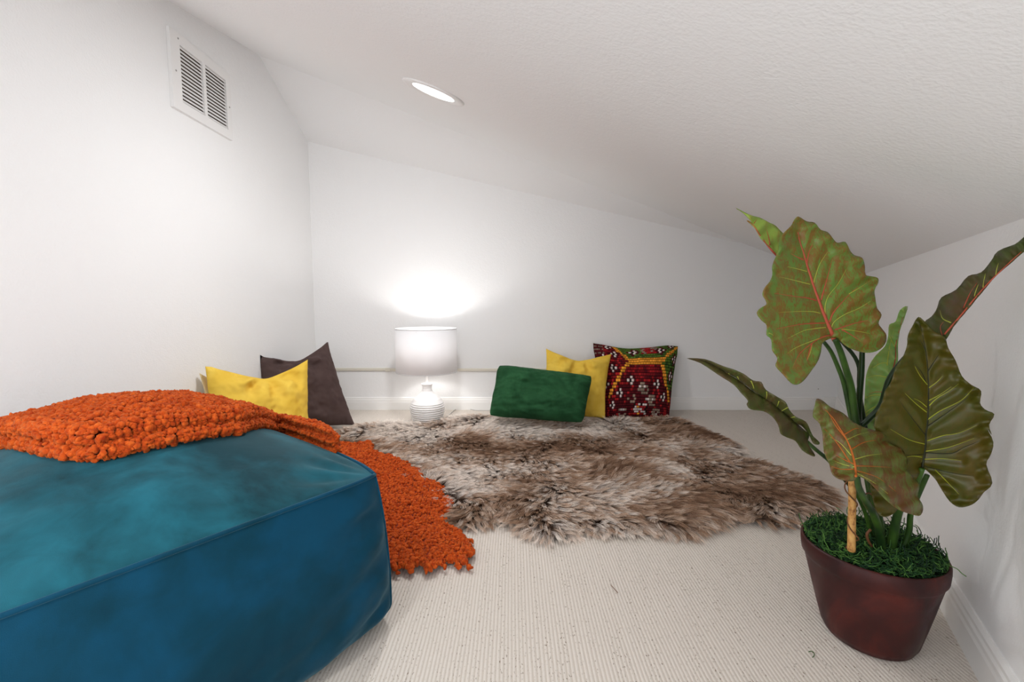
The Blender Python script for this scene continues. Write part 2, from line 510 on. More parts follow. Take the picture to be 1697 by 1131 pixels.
def cushion(name, TL, TR, BR, BL, T, m, N=64, chop=0.0, pinch=0.06, wr=0.004, seed=0, chop_u=0.0, color_fn=None, sharp=2.4, rc=0.0):
    TL, TR, BR, BL = map(Vector, (TL, TR, BR, BL))
    nrm = (TR - BL).cross(TL - BR).normalized()
    if nrm.y > 0: nrm = -nrm              # towards the room
    V = []; uv = []
    for side in (1, -1):
        for j in range(N + 1):
            for i in range(N + 1):
                u = -1 + 2 * i / N; v = -1 + 2 * j / N
                # points bunch towards the rim so the edge rounds off
                u = math.sin(u * math.pi / 2) * 0.55 + u * 0.45; v = math.sin(v * math.pi / 2) * 0.55 + v * 0.45
                uu = u * (1 - pinch * (1 - v * v)); vv = v * (1 - pinch * (1 - u * u))
                uu *= 1 - rc * abs(v) ** 7; vv *= 1 - rc * abs(u) ** 7
                uu += 0.02 * fbm(v * 2.2 + seed, u, seed, 2) * abs(u); vv += 0.02 * fbm(u * 2.2, v + seed, seed, 2) * abs(v)
                if chop:
                    vv -= chop * (math.sqrt(1.02 + 0.0) - math.sqrt(min(1.0, abs(u - chop_u)) ** 2 * 0.98 + 0.02)) * ((v + 1) / 2) ** 3
                a, b = (uu + 1) / 2, (vv + 1) / 2
                P = (BL * (1 - a) + BR * a) * (1 - b) + (TL * (1 - a) + TR * a) * b
                e = max(0.0, (1 - abs(u) ** sharp)) ** 0.55 * max(0.0, (1 - abs(v) ** sharp)) ** 0.55
                th = T * e
                if chop:
                    r = math.hypot(u - chop_u, (v - 1.0) * 0.9)
                    th *= 1 - 0.5 * math.exp(-(r / 0.5) ** 2)
                    ang = math.atan2(v - 1.15, u - chop_u)
                    th += wr * 1.6 * math.sin(ang * 9 + seed + 2 * fbm(u * 3, v * 3, seed, 2)) * math.exp(-((r - 0.5) / 0.26) ** 2) * min(1, e * 1.5)
                w = wr * fbm(u * 2.1 + seed * 3.1 + side * 9, v * 2.1, seed, 3) * 2.2 * min(1, e * 1.6)
                # short gathers running in from the rim
                rimd = 1 - max(abs(u), abs(v))
                q = (u if abs(v) > abs(u) else v)
                w += wr * 0.5 * fbm(q * 9 + seed, side, seed * 2, 2) * math.exp(-(rimd / 0.12) ** 2) * (1 if rimd > 0.01 else 0)
                P = P + nrm * (side * (th + 0.0015) + w)
                if P.z < 0.004: P.z = 0.004
                if P.y > YB - 0.003: P.y = YB - 0.003
                if P.x < XL + 0.003: P.x = XL + 0.003
                V.append(P); uv.append((a, b, side, i, j))
    n1 = (N + 1) ** 2
    Fc = []
    idx = lambda s, i, j: s * n1 + j * (N + 1) + i
    for s in (0, 1):
        for j in range(N):
            for i in range(N):
                f = (idx(s, i, j), idx(s, i + 1, j), idx(s, i + 1, j + 1), idx(s, i, j + 1))
                Fc.append(f if s == 0 else tuple(reversed(f)))
    ring = [(i, 0) for i in range(N)] + [(N, j) for j in range(N)] + [(i, N) for i in range(N, 0, -1)] + [(0, j) for j in range(N, 0, -1)]
    for k in range(len(ring)):
        a, b = ring[k], ring[(k + 1) % len(ring)]
        Fc.append((idx(1, *a), idx(1, *b), idx(0, *b), idx(0, *a)))
    base = sum(V, Vector()) / len(V); base.z = 0.0
    V = [q - base for q in V]
    o = mesh(name, V, Fc, m); o.location = base
    bm = bmesh.new(); bm.from_mesh(o.data); bmesh.ops.recalc_face_normals(bm, faces=bm.faces); bm.to_mesh(o.data); bm.free()
    if color_fn:
        at = o.data.color_attributes.new('Col', 'FLOAT_COLOR', 'POINT')
        cols = np.ones((len(V), 4), np.float32)
        for k, (a, b, s, i, j) in enumerate(uv):
            cols[k, :3] = color_fn(i / N, j / N, s)
        at.data.foreach_set('color', cols.ravel())
    return o


M_YEL = velvet('yellow_velvet', (0.62, 0.36, 0.025), (0.76, 0.52, 0.085), 6, 0.4)
M_BRN = velvet('taupe_velvet', (0.050, 0.030, 0.028), (0.085, 0.055, 0.050), 6, 0.55)
M_TAN = velvet('tan_velvet', (0.62, 0.48, 0.26), (0.70, 0.56, 0.33), 6, 0.2)
M_GRN = velvet('green_plush', (0.003, 0.026, 0.008), (0.024, 0.100, 0.038), 9, 0.35, 0.5)  # noise contrast paints pale sheen patches into the green

# floor contact depths are measured from the photograph's lower corners
c = cushion('cushion', on_y(424, 588, 2.42), on_y(543, 567, 2.86), on_y(588, 705, 2.66), on_y(445, 722, 2.38), 0.085, M_BRN, 100, chop=0.30, wr=0.014, pinch=0.07, seed=2, chop_u=-0.05)
tag(c, 'dark taupe velvet cushion leaning in the back left corner behind a yellow one', 'cushion')
c = cushion('cushion', on_y(340, 608, 1.92), on_y(510, 594, 2.26), on_y(514, 752, 2.10), on_y(352, 795, 1.80), 0.095, M_YEL, 100, chop=0.34, wr=0.014, pinch=0.05, seed=5, chop_u=0.1)
tag(c, 'yellow velvet cushion with a dented top in front of the dark taupe cushion', 'cushion')
c = cushion('cushion', (-1.335, 1.915, 0.445), (-1.335, 2.25, 0.32), (-1.27, 2.34, 0.02), (-1.27, 1.93, 0.02), 0.018, M_TAN, 40, pinch=0.06, seed=8, chop=0.1)
tag(c, 'tan cushion, only its corner showing at the left of the dented yellow cushion', 'cushion')
c = cushion('cushion', on_y(825, 604, 2.67), on_y(983, 623, 2.65), on_y(967, 702, 2.50), on_y(809, 690, 2.56), 0.078, M_GRN, 100, pinch=0.02, rc=0.045, seed=11, wr=0.016, sharp=3.4)
tag(c, 'dark green plush oblong cushion lying in front on the sheepskin edge', 'cushion')
c = cushion('cushion', on_y(905, 578, 2.93), on_y(1013, 587, 2.90), on_y(1003, 694, 2.72), on_y(896, 694, 2.76), 0.075, M_YEL, 100, chop=0.26, wr=0.012, pinch=0.07, seed=14)
tag(c, 'yellow velvet cushion standing between the green and the patterned cushions', 'cushion')

RED1, RED2, REDD = (0.20, 0.010, 0.014), (0.36, 0.016, 0.018), (0.085, 0.006, 0.010)
GRNK, ORG, WHT, BLK, GRY = (0.085, 0.155, 0.022), (0.83, 0.33, 0.035), (0.72, 0.62, 0.58), (0.016, 0.008, 0.008), (0.30, 0.21, 0.16)
flowers = [(1020, 597), (1015.5, 620), (1048, 588), (1083, 588.5), (1041.5, 637), (1079.5, 640), (1024.5, 653.5), (1010, 671), (1094, 659), (1103, 576), (1113, 603), (1108, 628), (1013, 579), (1001, 605), (1000, 640)]


def seg_hit(x, y, a, b, w):
    (x0, y0), (x1, y1) = a, b
    if not (min(y0, y1) - 1 <= y <= max(y0, y1) + 1): return False
    xx = x0 + (x1 - x0) * (y - y0) / (y1 - y0)
    return abs(x - xx) < w


def kilim(a, b, side):
    # pattern space: the woven grid of rows and stitches
    x = 982 + (1122 - 982) * a; y = 570 + (697 - 570) * (1 - b)
    row_h = 4.1; st = 3.4
    r = math.floor(y / row_h); fy = y / row_h - r
    off = 0.5 * st * (r % 2); k = math.floor((x + off) / st); fx = (x + off) / st - k
    cx, cy = (k + 0.5) * st - off, (r + 0.5) * row_h
    rnd = random.Random(r * 977 + k); q = rnd.random()
    shade = 0.7 + 0.5 * rnd.random()
    if side < 0: return (0.06, 0.02, 0.02)
    col = RED1 if q < 0.5 else (RED2 if q < 0.8 else REDD)
    # fields
    top = [(1022, 1123), ]
    lx = 1022 + (1041 - 1022) * (cy - 576) / (607 - 576)
    rx = 1085 + (1122 - 1085) * (610 - cy) / (610 - 576)
    if cy < 606 and lx < cx < 1130: col = GRNK if q < 0.8 else (0.05, 0.09, 0.02)
    lo = 1084 + (1108 - 1084) * (cy - 612) / (655 - 612)
    if 604 <= cy < 655 and cx > lo and cx > 1084: col = GRNK if q < 0.75 else (0.03, 0.07, 0.02)
    if cy < 596 and 1058 < cx < 1078: col = RED2 if q < 0.6 else GRY
    if cy > 645 and (q < 0.5): col = REDD
    if cx < 1004 and cy < 610: col = (0.20, 0.13, 0.10) if (r % 2 and q < .7) else REDD
    w = 3.2
    if seg_hit(cx, cy, (1022, 576), (1041, 607), w) or seg_hit(cx, cy, (1041, 611), (1003, 660), w) \
       or seg_hit(cx, cy, (1084, 612), (1110, 662), w) or seg_hit(cx, cy, (1122, 574), (1085, 610), w + 1) \
       or (1040 < cx < 1086 and 603 <= cy <= 616): col = ORG
    for (fx0, fy0) in flowers:
        fr = math.floor(fy0 / row_h); dr = r - fr
        if abs(dr) > 2: continue
        k0 = math.floor((fx0 + off) / st); dk = k - k0
        if dr == 0 and abs(dk) == 1: col = WHT; shade = 1
        elif dr == 0 and dk == 0: col = BLK
        elif abs(dr) == 1 and dk == 0: col = WHT; shade = 1
        elif abs(dr) + abs(dk) <= 2: col = REDD
    if (1051 < cx < 1067 and 641 < cy < 658) or (1036 < cx < 1049 and 657 < cy < 670) or (1063 < cx < 1079 and 657 < cy < 672) or (1022 < cx < 1035 and 676 < cy < 692) or (1075 < cx < 1090 and 676 < cy < 688):
        col = (WHT if q < 0.3 else (GRY if q < 0.85 else REDD)) if r % 2 else (GRY if q < 0.5 else REDD)
    if 1046 < cx < 1066 and 670 < cy < 690:
        col = WHT if q < 0.35 else (RED2 if q < 0.7 else (ORG if q < 0.8 else BLK))
    c = [v * shade for v in col]
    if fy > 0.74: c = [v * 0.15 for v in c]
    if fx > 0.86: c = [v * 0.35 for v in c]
    return c


M_KIL = mat('woven_kilim', (0.3, 0.03, 0.03), 0.9, spec=0.1)
t = NT(M_KIL)
ca = t.n('ShaderNodeVertexColor'); ca.layer_name = 'Col'
t.l(ca.outputs['Color'], t.b.inputs['Base Color'])
bw = t.n('ShaderNodeRGBToBW'); t.l(ca.outputs['Color'], bw.inputs[0])
t.bump(mathn(t, 'POWER', bw.outputs[0], 0.3), 0.5, 0.003)
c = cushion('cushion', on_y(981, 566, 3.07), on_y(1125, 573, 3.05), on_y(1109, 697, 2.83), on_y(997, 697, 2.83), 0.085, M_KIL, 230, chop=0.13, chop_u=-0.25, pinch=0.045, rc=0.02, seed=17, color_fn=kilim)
tag(c, 'red, green and orange geometric kilim cushion leaning against the back wall', 'cushion')

# ------------------------------------------------------------------ teal pouf
K = Vector((-0.300, 0.995)); E1 = Vector((-0.588, -0.809)); E2 = Vector((-0.809, 0.588)); SIDE = 0.70
PC = K + E1 * SIDE / 2 + E2 * SIDE / 2
A_ = SIDE / 2; PH = 0.358; DOME = 0.100; LIFT = 0.055


def pouf_pt(u, v, w, detail=True):
    """u along E1 (towards camera), v along E2, w up; all -1..1; returns a world point"""
    a = A_
    infl = 1 + 0.065 * (1 - w * w) + 0.055 * (1 - w) / 2
    if w < -0.70:
        k = (-w - 0.70) / 0.30; infl *= 1 - 0.10 * k * k
    x = a * u * infl + 0.020 * u * (1 - v * v); y = a * v * infl + 0.020 * v * (1 - u * u)
    # soft vertical corners
    r = math.hypot(u, v)
    if r > 1.22:
        s = 1 - 0.06 * ((r - 1.22) / 0.195) ** 2 * (0.35 + 0.65 * (1 - w * w)); x *= s; y *= s
    z = PH * (w + 1) / 2
    top = (w + 1) / 2
    z += (DOME * (1 - 0.9 * u * u) * (1 - 0.9 * v * v) + LIFT * (v + 1) / 2 * (1 - u * u)) * top ** 4
    p = Vector((PC.x + E1.x * x + E2.x * y, PC.y + E1.y * x + E2.y * y, z))
    return p


def pouf_top_z(X, Y):
    d = Vector((X, Y)) - PC; u = max(-1, min(1, d.dot(E1) / (A_ + 0.01))); v = max(-1, min(1, d.dot(E2) / (A_ + 0.01)))
    return PH + DOME * (1 - 0.9 * u * u) * (1 - 0.9 * v * v) + LIFT * (v + 1) / 2 * (1 - u * u)


def pouf_face(name, fn, N, m, parent, wrinkle):
    V = []
    for j in range(N + 1):
        for i in range(N + 1):
            u = -1 + 2 * i / N; v = -1 + 2 * j / N
            p = fn(u, v); V.append(wrinkle(u, v, p))
    Fc = [(j * (N + 1) + i, j * (N + 1) + i + 1, (j + 1) * (N + 1) + i + 1, (j + 1) * (N + 1) + i) for j in range(N) for i in range(N)]
    return mesh(name, V, Fc, m, parent)


def teal(name, dark, mid, light, sc_=3.0, rough=0.7):
    m = mat(name, mid, rough, sheen=0.22, spec=0.1, sheen_tint=(0.5, 0.85, 0.95)); t = NT(m)
    v = t.coord()
    n1 = t.noise(t.coord((1, 1, 1)), sc_, 5, 0.55, 0.5); n2 = t.noise(v, 900, 2, 0.7); n3 = t.noise(v, sc_ * 3.5, 4, 0.6, 0.4)
    f = mathn(t, 'ADD', mathn(t, 'MULTIPLY', n1, 0.65), mathn(t, 'MULTIPLY', n3, 0.35))
    c = t.ramp(f, [(0.37, dark), (0.46, mid), (0.58, light)])
    c = mixc(t, mathn(t, 'MULTIPLY', n2, 0.35), c, light)
    t.l(c, t.b.inputs['Base Color'])
    t.bump(mathn(t, 'ADD', n2, mathn(t, 'MULTIPLY', n3, 3)), 0.25, 0.003)
    return m


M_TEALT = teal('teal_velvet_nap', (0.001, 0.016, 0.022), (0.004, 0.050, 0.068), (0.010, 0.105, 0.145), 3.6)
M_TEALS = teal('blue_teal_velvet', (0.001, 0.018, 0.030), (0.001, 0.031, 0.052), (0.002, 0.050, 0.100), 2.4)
pouf = empty('pouf', (PC.x, PC.y, 0))
tag(pouf, 'large square teal velvet pouf with corded seams, an orange throw on top', 'pouf')


def w_top(u, v, p):
    e = (1 - u * u) * (1 - v * v)
    n = fbm(p.x * 5, p.y * 5, 3.0, 3)
    p = p + Vector((0, 0, 0.010 * n * min(1, e * 4)))
    # gathers radiating from the near corner of the seam
    r = math.hypot(u + 1, v + 1)
    a = math.atan2(v + 1, u + 1)
    p.z += 0.006 * math.sin(a * 14) * math.exp(-((r - 0.28) / 0.2) ** 2) * min(1, e * 6)
    return p


def w_side(n):
    def f(u, w, p):
        e = (1 - u ** 8) * (1 - w ** 6)
        d = Vector((n.x, n.y, 0))
        q = 0.010 * fbm(u * 2.5 + n.x * 7, w * 1.5, 5.0, 3) * e
        q += 0.006 * math.sin(u * 16 + w * 3 + fbm(u * 2, w * 2, 1) * 5) * math.exp(-((w + 1) / 0.5) ** 2) * e
        r = abs(u + 1)
        q += 0.010 * math.sin(w * 11 + u * 9 + 3 * fbm(u * 3, w * 3, 2)) * math.exp(-(r / 0.30) ** 2) * e
        return p + d * q
    return f


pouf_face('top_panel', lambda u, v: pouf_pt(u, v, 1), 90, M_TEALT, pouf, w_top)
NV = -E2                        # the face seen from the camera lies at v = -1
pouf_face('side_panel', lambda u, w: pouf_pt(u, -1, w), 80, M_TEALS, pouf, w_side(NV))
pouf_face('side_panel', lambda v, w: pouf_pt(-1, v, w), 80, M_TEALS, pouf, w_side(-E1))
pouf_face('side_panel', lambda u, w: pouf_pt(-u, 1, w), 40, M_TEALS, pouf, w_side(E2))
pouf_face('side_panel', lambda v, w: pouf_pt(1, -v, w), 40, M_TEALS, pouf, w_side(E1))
pouf_face('bottom_panel', lambda u, v: pouf_pt(u, v, -1), 12, M_TEALS, pouf, lambda u, v, p: Vector((p.x, p.y, 0.001)))
ring = [(u, -1) for u in np.linspace(-1, 1, 50)[:-1]] + [(1, v) for v in np.linspace(-1, 1, 50)[:-1]] + [(u, 1) for u in np.linspace(1, -1, 50)[:-1]] + [(-1, v) for v in np.linspace(1, -1, 50)]
pts = [pouf_pt(a, b, 1) + Vector((0, 0, 0.001)) for a, b in ring]
mesh('piping', *tube(pts, 0.0042, 10), M_TEALS, pouf)
pts = [pouf_pt(-1, -1, w) for w in np.linspace(-0.98, 0.98, 40)]
mesh('corner_seam', *tube(pts, 0.0030, 8), M_TEALS, pouf)
settle(pouf)

# ------------------------------------------------------------------ orange throw
M_ORG = mat('orange_boucle', (0.78, 0.12, 0.008), 0.85, sheen=0.3, spec=0.1, sheen_tint=(1, 0.5, 0.2))
t = NT(M_ORG); v = t.coord()
c = t.ramp(t.noise(v, 90, 3, 0.6), [(0.3, (0.28, 0.024, 0.004)), (0.52, (0.49, 0.068, 0.008)), (0.72, (0.64, 0.125, 0.018))])
t.l(c, t.b.inputs['Base Color']); t.bump(t.noise(v, 700, 3, 0.7), 0.6, 0.002)
M_ORGD = mat('shaded_ground_weave', (0.16, 0.012, 0.003), 0.9)  # base cloth coloured dark, painting shade between loops and folds


def hit_pouf(px, py, lift=0.0):
    r = ray(px, py); t_ = 0.3
    while t_ < 4:
        X, Y, Z = r[0] * t_, r[1] * t_, EYE + r[2] * t_
        if Z <= pouf_top_z(X, Y) + lift: return Vector((X, Y))
        t_ += 0.004
    return None


def inside(poly, x, y):
    c = False; n = len(poly); j = n - 1
    for i in range(n):
        xi, yi = poly[i]; xj, yj = poly[j]
        if (yi > y) != (yj > y) and x < (xj - xi) * (y - yi) / (yj - yi) + xi: c = not c
        j = i
    return c


def poly_dist(P, poly):
    """P (n,2); distance to closed polyline"""
    poly = np.asarray(poly, float); d = np.full(len(P), 1e9)
    for i in range(len(poly)):
        a = poly[i]; b = poly[(i + 1) % len(poly)]; ab = b - a
        tt = np.clip(((P - a) @ ab) / (ab @ ab + 1e-12), 0, 1)
        d = np.minimum(d, np.linalg.norm(P - (a + tt[:, None] * ab), axis=1))
    return d


def inside_np(poly, P):
    poly = np.asarray(poly, float); c = np.zeros(len(P), bool); j = len(poly) - 1
    for i in range(len(poly)):
        xi, yi = poly[i]; xj, yj = poly[j]
        cond = ((yi > P[:, 1]) != (yj > P[:, 1]))
        xx = (xj - xi) * (P[:, 1] - yi) / (yj - yi + 1e-15) + xi
        c ^= cond & (P[:, 0] < xx); j = i
    return c


near = [hit_pouf(x, y, 0.006) for x, y in ((141, 766), (170, 766), (225, 752), (318, 731), (400, 720), (470, 716), (510, 725), (535, 731))]
near = [(q.x, q.y) for q in near if q]
endp = [hit_pouf(x, y, 0.01) for x, y in ((106, 760), (60, 752), (0, 741))]
endp = [(q.x, q.y) for q in endp if q]
out_ = (endp[-1][0] + (endp[-1][0] - endp[0][0]) * 0.10, endp[-1][1] + (endp[-1][1] - endp[0][1]) * 0.10)
edge_e2 = [pouf_pt(-1, v, 1) for v in (-0.48, -0.05, 0.5)]
L1P = list(reversed(endp)) + near + [(edge_e2[0].x, edge_e2[0].y), (edge_e2[1].x, edge_e2[1].y), (edge_e2[2].x, edge_e2[2].y)] + [(-0.88, 1.36), (-1.06, 1.20), (-1.20, 1.09), (-1.25, 1.03)]
L1P = [(q[0], q[1]) for q in L1P]
cen = np.mean(np.array(L1P), axis=0)

blobs = []          # centre, radius


def add_layer(poly, zfun, T, rr, spacing, rad, parent, base_name, grid=0.012, roll=False):
    poly = [tuple(q) for q in poly]
    A = np.array(poly); lo, hi = A.min(0), A.max(0)
    # base surface: a closed height-field skin
    gx = np.arange(lo[0] - grid, hi[0] + grid * 2, grid); gy = np.arange(lo[1] - grid, hi[1] + grid * 2, grid)
    X, Y = np.meshgrid(gx, gy); P = np.stack([X.ravel(), Y.ravel()], 1)
    ins = inside_np(poly, P)
    def hgt(Q):
        d = poly_dist(Q, poly)
        q = T * np.sqrt(np.clip(1 - (1 - np.clip(d / rr, 0, 1)) ** 2, 0, 1))
        return np.maximum(q, T * 0.5) if roll else q
    idx = -np.ones(len(P), int); V = []
    Hh = hgt(P)
    for k in np.where(ins)[0]:
        idx[k] = len(V); V.append((P[k, 0], P[k, 1], zfun(P[k, 0], P[k, 1]) + Hh[k]))
    nx = len(gx); Fc = []
    for j in range(len(gy) - 1):
        for i in range(nx - 1):
            q = [idx[j * nx + i], idx[j * nx + i + 1], idx[(j + 1) * nx + i + 1], idx[(j + 1) * nx + i]]
            if min(q) >= 0: Fc.append(tuple(q))
    # blobs in knit rows
    rows = np.arange(lo[0] - 0.02, hi[0] + 0.02, spacing); cols = np.arange(lo[1] - 0.02, hi[1] + 0.02, spacing * 0.92)
    ang = math.atan2(0.484, 0.875)
    Q = []
    R = np.hypot(hi[0] - lo[0], hi[1] - lo[1])
    c0 = A.mean(0)
    ss = np.arange(-R, R, spacing); tt = np.arange(-R, R, spacing * 1.15)
    for b_, t_ in enumerate(tt):
        for s_ in ss:
            s2 = s_ + spacing * 0.5 * (b_ % 2) + random.gauss(0, spacing * 0.16); t2 = t_ + random.gauss(0, spacing * 0.14)
            Q.append((c0[0] + s2 * math.cos(ang) - t2 * math.sin(ang), c0[1] + s2 * math.sin(ang) + t2 * math.cos(ang)))
    Q = np.array(Q); Q = Q[inside_np(poly, Q)]
    Hq = hgt(Q)
    for k in range(len(Q)):
        x, y = Q[k]; z = zfun(x, y) + Hq[k]
        blobs.append((x + random.gauss(0, .0008), y + random.gauss(0, .0008), z + random.gauss(0, 0.0015), rad * random.uniform(0.8, 1.25)))
    # stacked rows up the rounded rim
    per = [Vector(q) for q in poly]
    for i in range(len(per)):
        a, b = per[i], per[(i + 1) % len(per)]
        L = (b - a).length; n = max(1, int(L / (spacing * 0.95)))
        for k in range(n):
            p = a.lerp(b, (k + random.random()) / n)
            nin = (Vector(c0) - p).normalized()
            for lvl in range(max(1, int(T / (spacing * 0.8)) + 1)):
                hz = min(T, (lvl + 0.3 + random.random() * 0.4) * spacing * 0.8)
                inset = rr * (1 - math.sqrt(max(0, 1 - (hz / T) ** 2))) * 0.8
                if roll: inset = T * 0.75 * (1 - math.sqrt(max(0, 1 - ((hz - T / 2) / (T / 2)) ** 2)))
                q = p + nin * (inset + random.gauss(0, 0.0015))
                blobs.append((q.x, q.y, zfun(q.x, q.y) + hz, rad * random.uniform(0.85, 1.3)))
    return V, Fc


throw = empty('throw_blanket', (-0.55, 1.25, 0))
tag(throw, 'chunky orange boucle throw folded over the teal pouf and trailing onto the floor', 'blanket')
BV, BF = [], []


def acc(V, Fc):
    k = len(BV); BF.extend(tuple(i + k for i in f) for f in Fc); BV.extend(V)


acc(*add_layer(L1P, lambda x, y: pouf_top_z(x, y) + 0.003, 0.025, 0.012, 0.0078, 0.0050, throw, 'layer', roll=True))
# upper fold, drawn in a little from the near edge towards the right
sh = []
for k, q in enumerate(L1P):
    v2 = Vector(q)
    d = Vector((-0.484, 0.875)) if len(endp) <= k < len(endp) + len(near) else (Vector(cen) - v2)
    f = 0.003 if k < len(endp) + 1 else (0.008 if k == len(endp) + 1 else 0.016)
    if k >= len(endp) + len(near): f = 0.0
    sh.append(tuple(v2 + d.normalized() * f))
def bumpz(x, y): return pouf_top_z(x, y) + 0.030 + 0.008 * fbm(x * 9, y * 9, 2, 2)
acc(*add_layer(sh, bumpz, 0.025, 0.013, 0.0078, 0.0050, throw, 'layer', roll=True))
# floor part
floor_px = [(592, 742), (612, 740), (614, 757), (645, 764), (665, 772), (684, 782), (700, 800), (727, 806), (732, 822), (747, 829), (744, 841), (730, 848), (738, 866), (760, 880), (772, 893), (784, 908), (768, 926), (742, 921), (727, 926), (712, 940), (698, 928), (664, 935), (628, 936)]
FP = [tuple(on_z(x, y, 0.03).xy) for x, y in floor_px]
FP += [(-0.42, 1.18), (-0.62, 1.30), (-0.84, 1.52), (-0.95, 1.9), (-0.93, 2.2)]


def floor_lump(x, y):
    # the throw lies on the sheepskin along its far side and in loose folds nearer the pouf
    return 0.006 + 0.022 * max(0, fbm(x * 5 + 3, y * 5, 1, 2) + 0.35) + 0.030 * max(0.0, min(1.0, (y - 1.55) / 0.35))


acc(*add_layer(FP, floor_lump, 0.016, 0.03, 0.0100, 0.0060, throw, 'floor'))
# drape down the hidden side of the pouf
DV = []; DN = 36
for j in range(DN + 1):
    for i in range(DN + 1):
        v_ = -0.25 + (0.55 + 0.25) * i / DN; s_ = j / DN
        top_ = pouf_pt(-1, v_, 1) + Vector((0, 0, 0.03))
        out2 = Vector((-E1.x, -E1.y, 0))
        foot = Vector((top_.x, top_.y, 0)) + out2 * 0.07
        if s_ < 0.25:
            a_ = s_ / 0.25 * math.pi / 2
            p = top_ + out2 * (0.035 * math.sin(a_)) - Vector((0, 0, 0.055 * (1 - math.cos(a_))))
        else:
            f_ = (s_ - 0.25) / 0.75; st_ = top_ + out2 * 0.035 - Vector((0, 0, 0.055))
            p = st_.lerp(Vector((foot.x, foot.y, 0.02)), f_)
        p = p + out2 * (0.012 * math.sin(v_ * 22))
        DV.append(p)
DF = [(j * (DN + 1) + i, j * (DN + 1) + i + 1, (j + 1) * (DN + 1) + i + 1, (j + 1) * (DN + 1) + i) for j in range(DN) for i in range(DN)]
acc(DV, DF)
for j in range(DN * 1):
    for i in range(60):
        fi = i / 60 * DN; a = DV[j * (DN + 1) + int(fi)]
        blobs.append((a.x + random.gauss(0, .004), a.y + random.gauss(0, .004), a.z + random.gauss(0, .003), 0.007 * random.uniform(.85, 1.2)))
# loose fringe knots round the floor edge
for k in range(len(floor_px) - 1):
    a, b = Vector(FP[k]), Vector(FP[k + 1]); n = max(2, int((b - a).length / 0.022))
    for q in range(n):
        p = a.lerp(b, (q + random.random()) / n)
        d = (p - Vector((-0.62, 1.55))).normalized(); d.rotate(__import__('mathutils').Matrix.Rotation(random.gauss(0, 0.5), 2))
        L = random.uniform(0.008, 0.034)
        s = 0.0
        while s < L:
            z = floor_lump(p.x, p.y) + 0.010 + random.gauss(0, 0.002)
            blobs.append((p.x + d.x * s, p.y + d.y * s, max(0.008, z - s * 0.35), random.uniform(0.0045, 0.0075)))
            s += 0.007
ground = mesh('ground_weave', BV, BF, M_ORGD, throw)
print('blobs', len(blobs))
# one small knobbly ball repeated as merged stuff
bmi = bmesh.new(); bmesh.ops.create_icosphere(bmi, subdivisions=2, radius=1.0)
IV = np.array([v.co[:] for v in bmi.verts]); IF = np.array([[v.index for v in f.verts] for f in bmi.faces]); bmi.free()
B = np.array(blobs); nb = len(B)
sc3 = np.random.uniform(0.65, 1.4, (nb, 1, 3))
jit = 1 + np.random.normal(0, 0.16, (nb, len(IV), 1))
VV = IV[None] * sc3 * jit * B[:, 3][:, None, None] + B[:, None, :3]
VV[:, :, 2] = np.maximum(VV[:, :, 2], 0.001)
FF = IF[None] + (np.arange(nb) * len(IV))[:, None, None]
yl = fast_mesh('yarn_loops', VV.reshape(-1, 3), FF.reshape(-1, 3), M_ORG, throw)
yl['kind'] = 'stuff'
settle(throw)

# ------------------------------------------------------------------ sheepskin rug
RUG_PX = [(542, 722), (585, 706), (640, 699), (700, 699), (760, 689), (800, 687), (850, 692), (960, 696), (1000, 692), (1050, 694), (1110, 690), (1150, 702), (1190, 720), (1216, 731), (1222, 744), (1180, 752), (1245, 762), (1300, 777), (1345, 795), (1368, 812), (1368, 828), (1340, 846), (1300, 856), (1262, 856), (1228, 842), (1190, 856), (1140, 872), (1080, 868), (1020, 872), (960, 870), (915, 882), (872, 868), (832, 850), (800, 858), (760, 860), (745, 845), (700, 812), (650, 785), (600, 762)]
RP = [on_z(x, y, 0.03).xy for x, y in RUG_PX]
RPs = [tuple(q) for q in smooth_line(RP, 4, True)]
RC = np.mean(np.array(RPs), axis=0)
M_PELT = mat('sheepskin_hide', (0.16, 0.11, 0.085), 0.95)
M_FUR = mat('sheepskin_fur', (0.4, 0.3, 0.25), 0.75, spec=0.25)
t = NT(M_FUR)
hi_ = t.n('ShaderNodeHairInfo')
at = t.n('ShaderNodeAttribute'); at.attribute_name = 'tone'
root_c = (0.090, 0.048, 0.030)
tipd = t.ramp(at.outputs['Fac'], [(0.0, (0.21, 0.112, 0.066)), (0.32, (0.42, 0.255, 0.158)), (0.58, (0.72, 0.545, 0.42)), (0.85, (0.93, 0.84, 0.76))])
f = t.ramp(hi_.outputs['Intercept'], [(0.15, (0, 0, 0)), (0.85, (1, 1, 1))])
cc_ = mixc(t, f, root_c, tipd)
t.l(cc_, t.b.inputs['Base Color'])
rug = empty('sheepskin_rug', (RC[0], RC[1], 0))
tag(rug, 'large brown lobed sheepskin rug with long shaggy fur on the carpet', 'rug')


def lump(x, y):
    return 0.008 + 0.022 * max(0, fbm(x * 3.2, y * 3.2 + 7, 4, 2) + 0.25)


A = np.array(RPs); lo, hi = A.min(0), A.max(0); g = 0.025
gx = np.arange(lo[0], hi[0] + g, g); gy = np.arange(lo[1], hi[1] + g, g)
idx = {}; V = []
Pg = np.array([(x, y) for y in gy for x in gx]); ins = inside_np(RPs, Pg)
for k in np.where(ins)[0]:
    idx[int(k)] = len(V); V.append((Pg[k, 0], Pg[k, 1], lump(*Pg[k])))
nx = len(gx); Fc = []
for j in range(len(gy) - 1):
    for i in range(nx - 1):
        q = [j * nx + i, j * nx + i + 1, (j + 1) * nx + i + 1, (j + 1) * nx + i]
        if all(a in idx for a in q): Fc.append(tuple(idx[a] for a in q))
mesh('hide', V, Fc, M_PELT, rug)

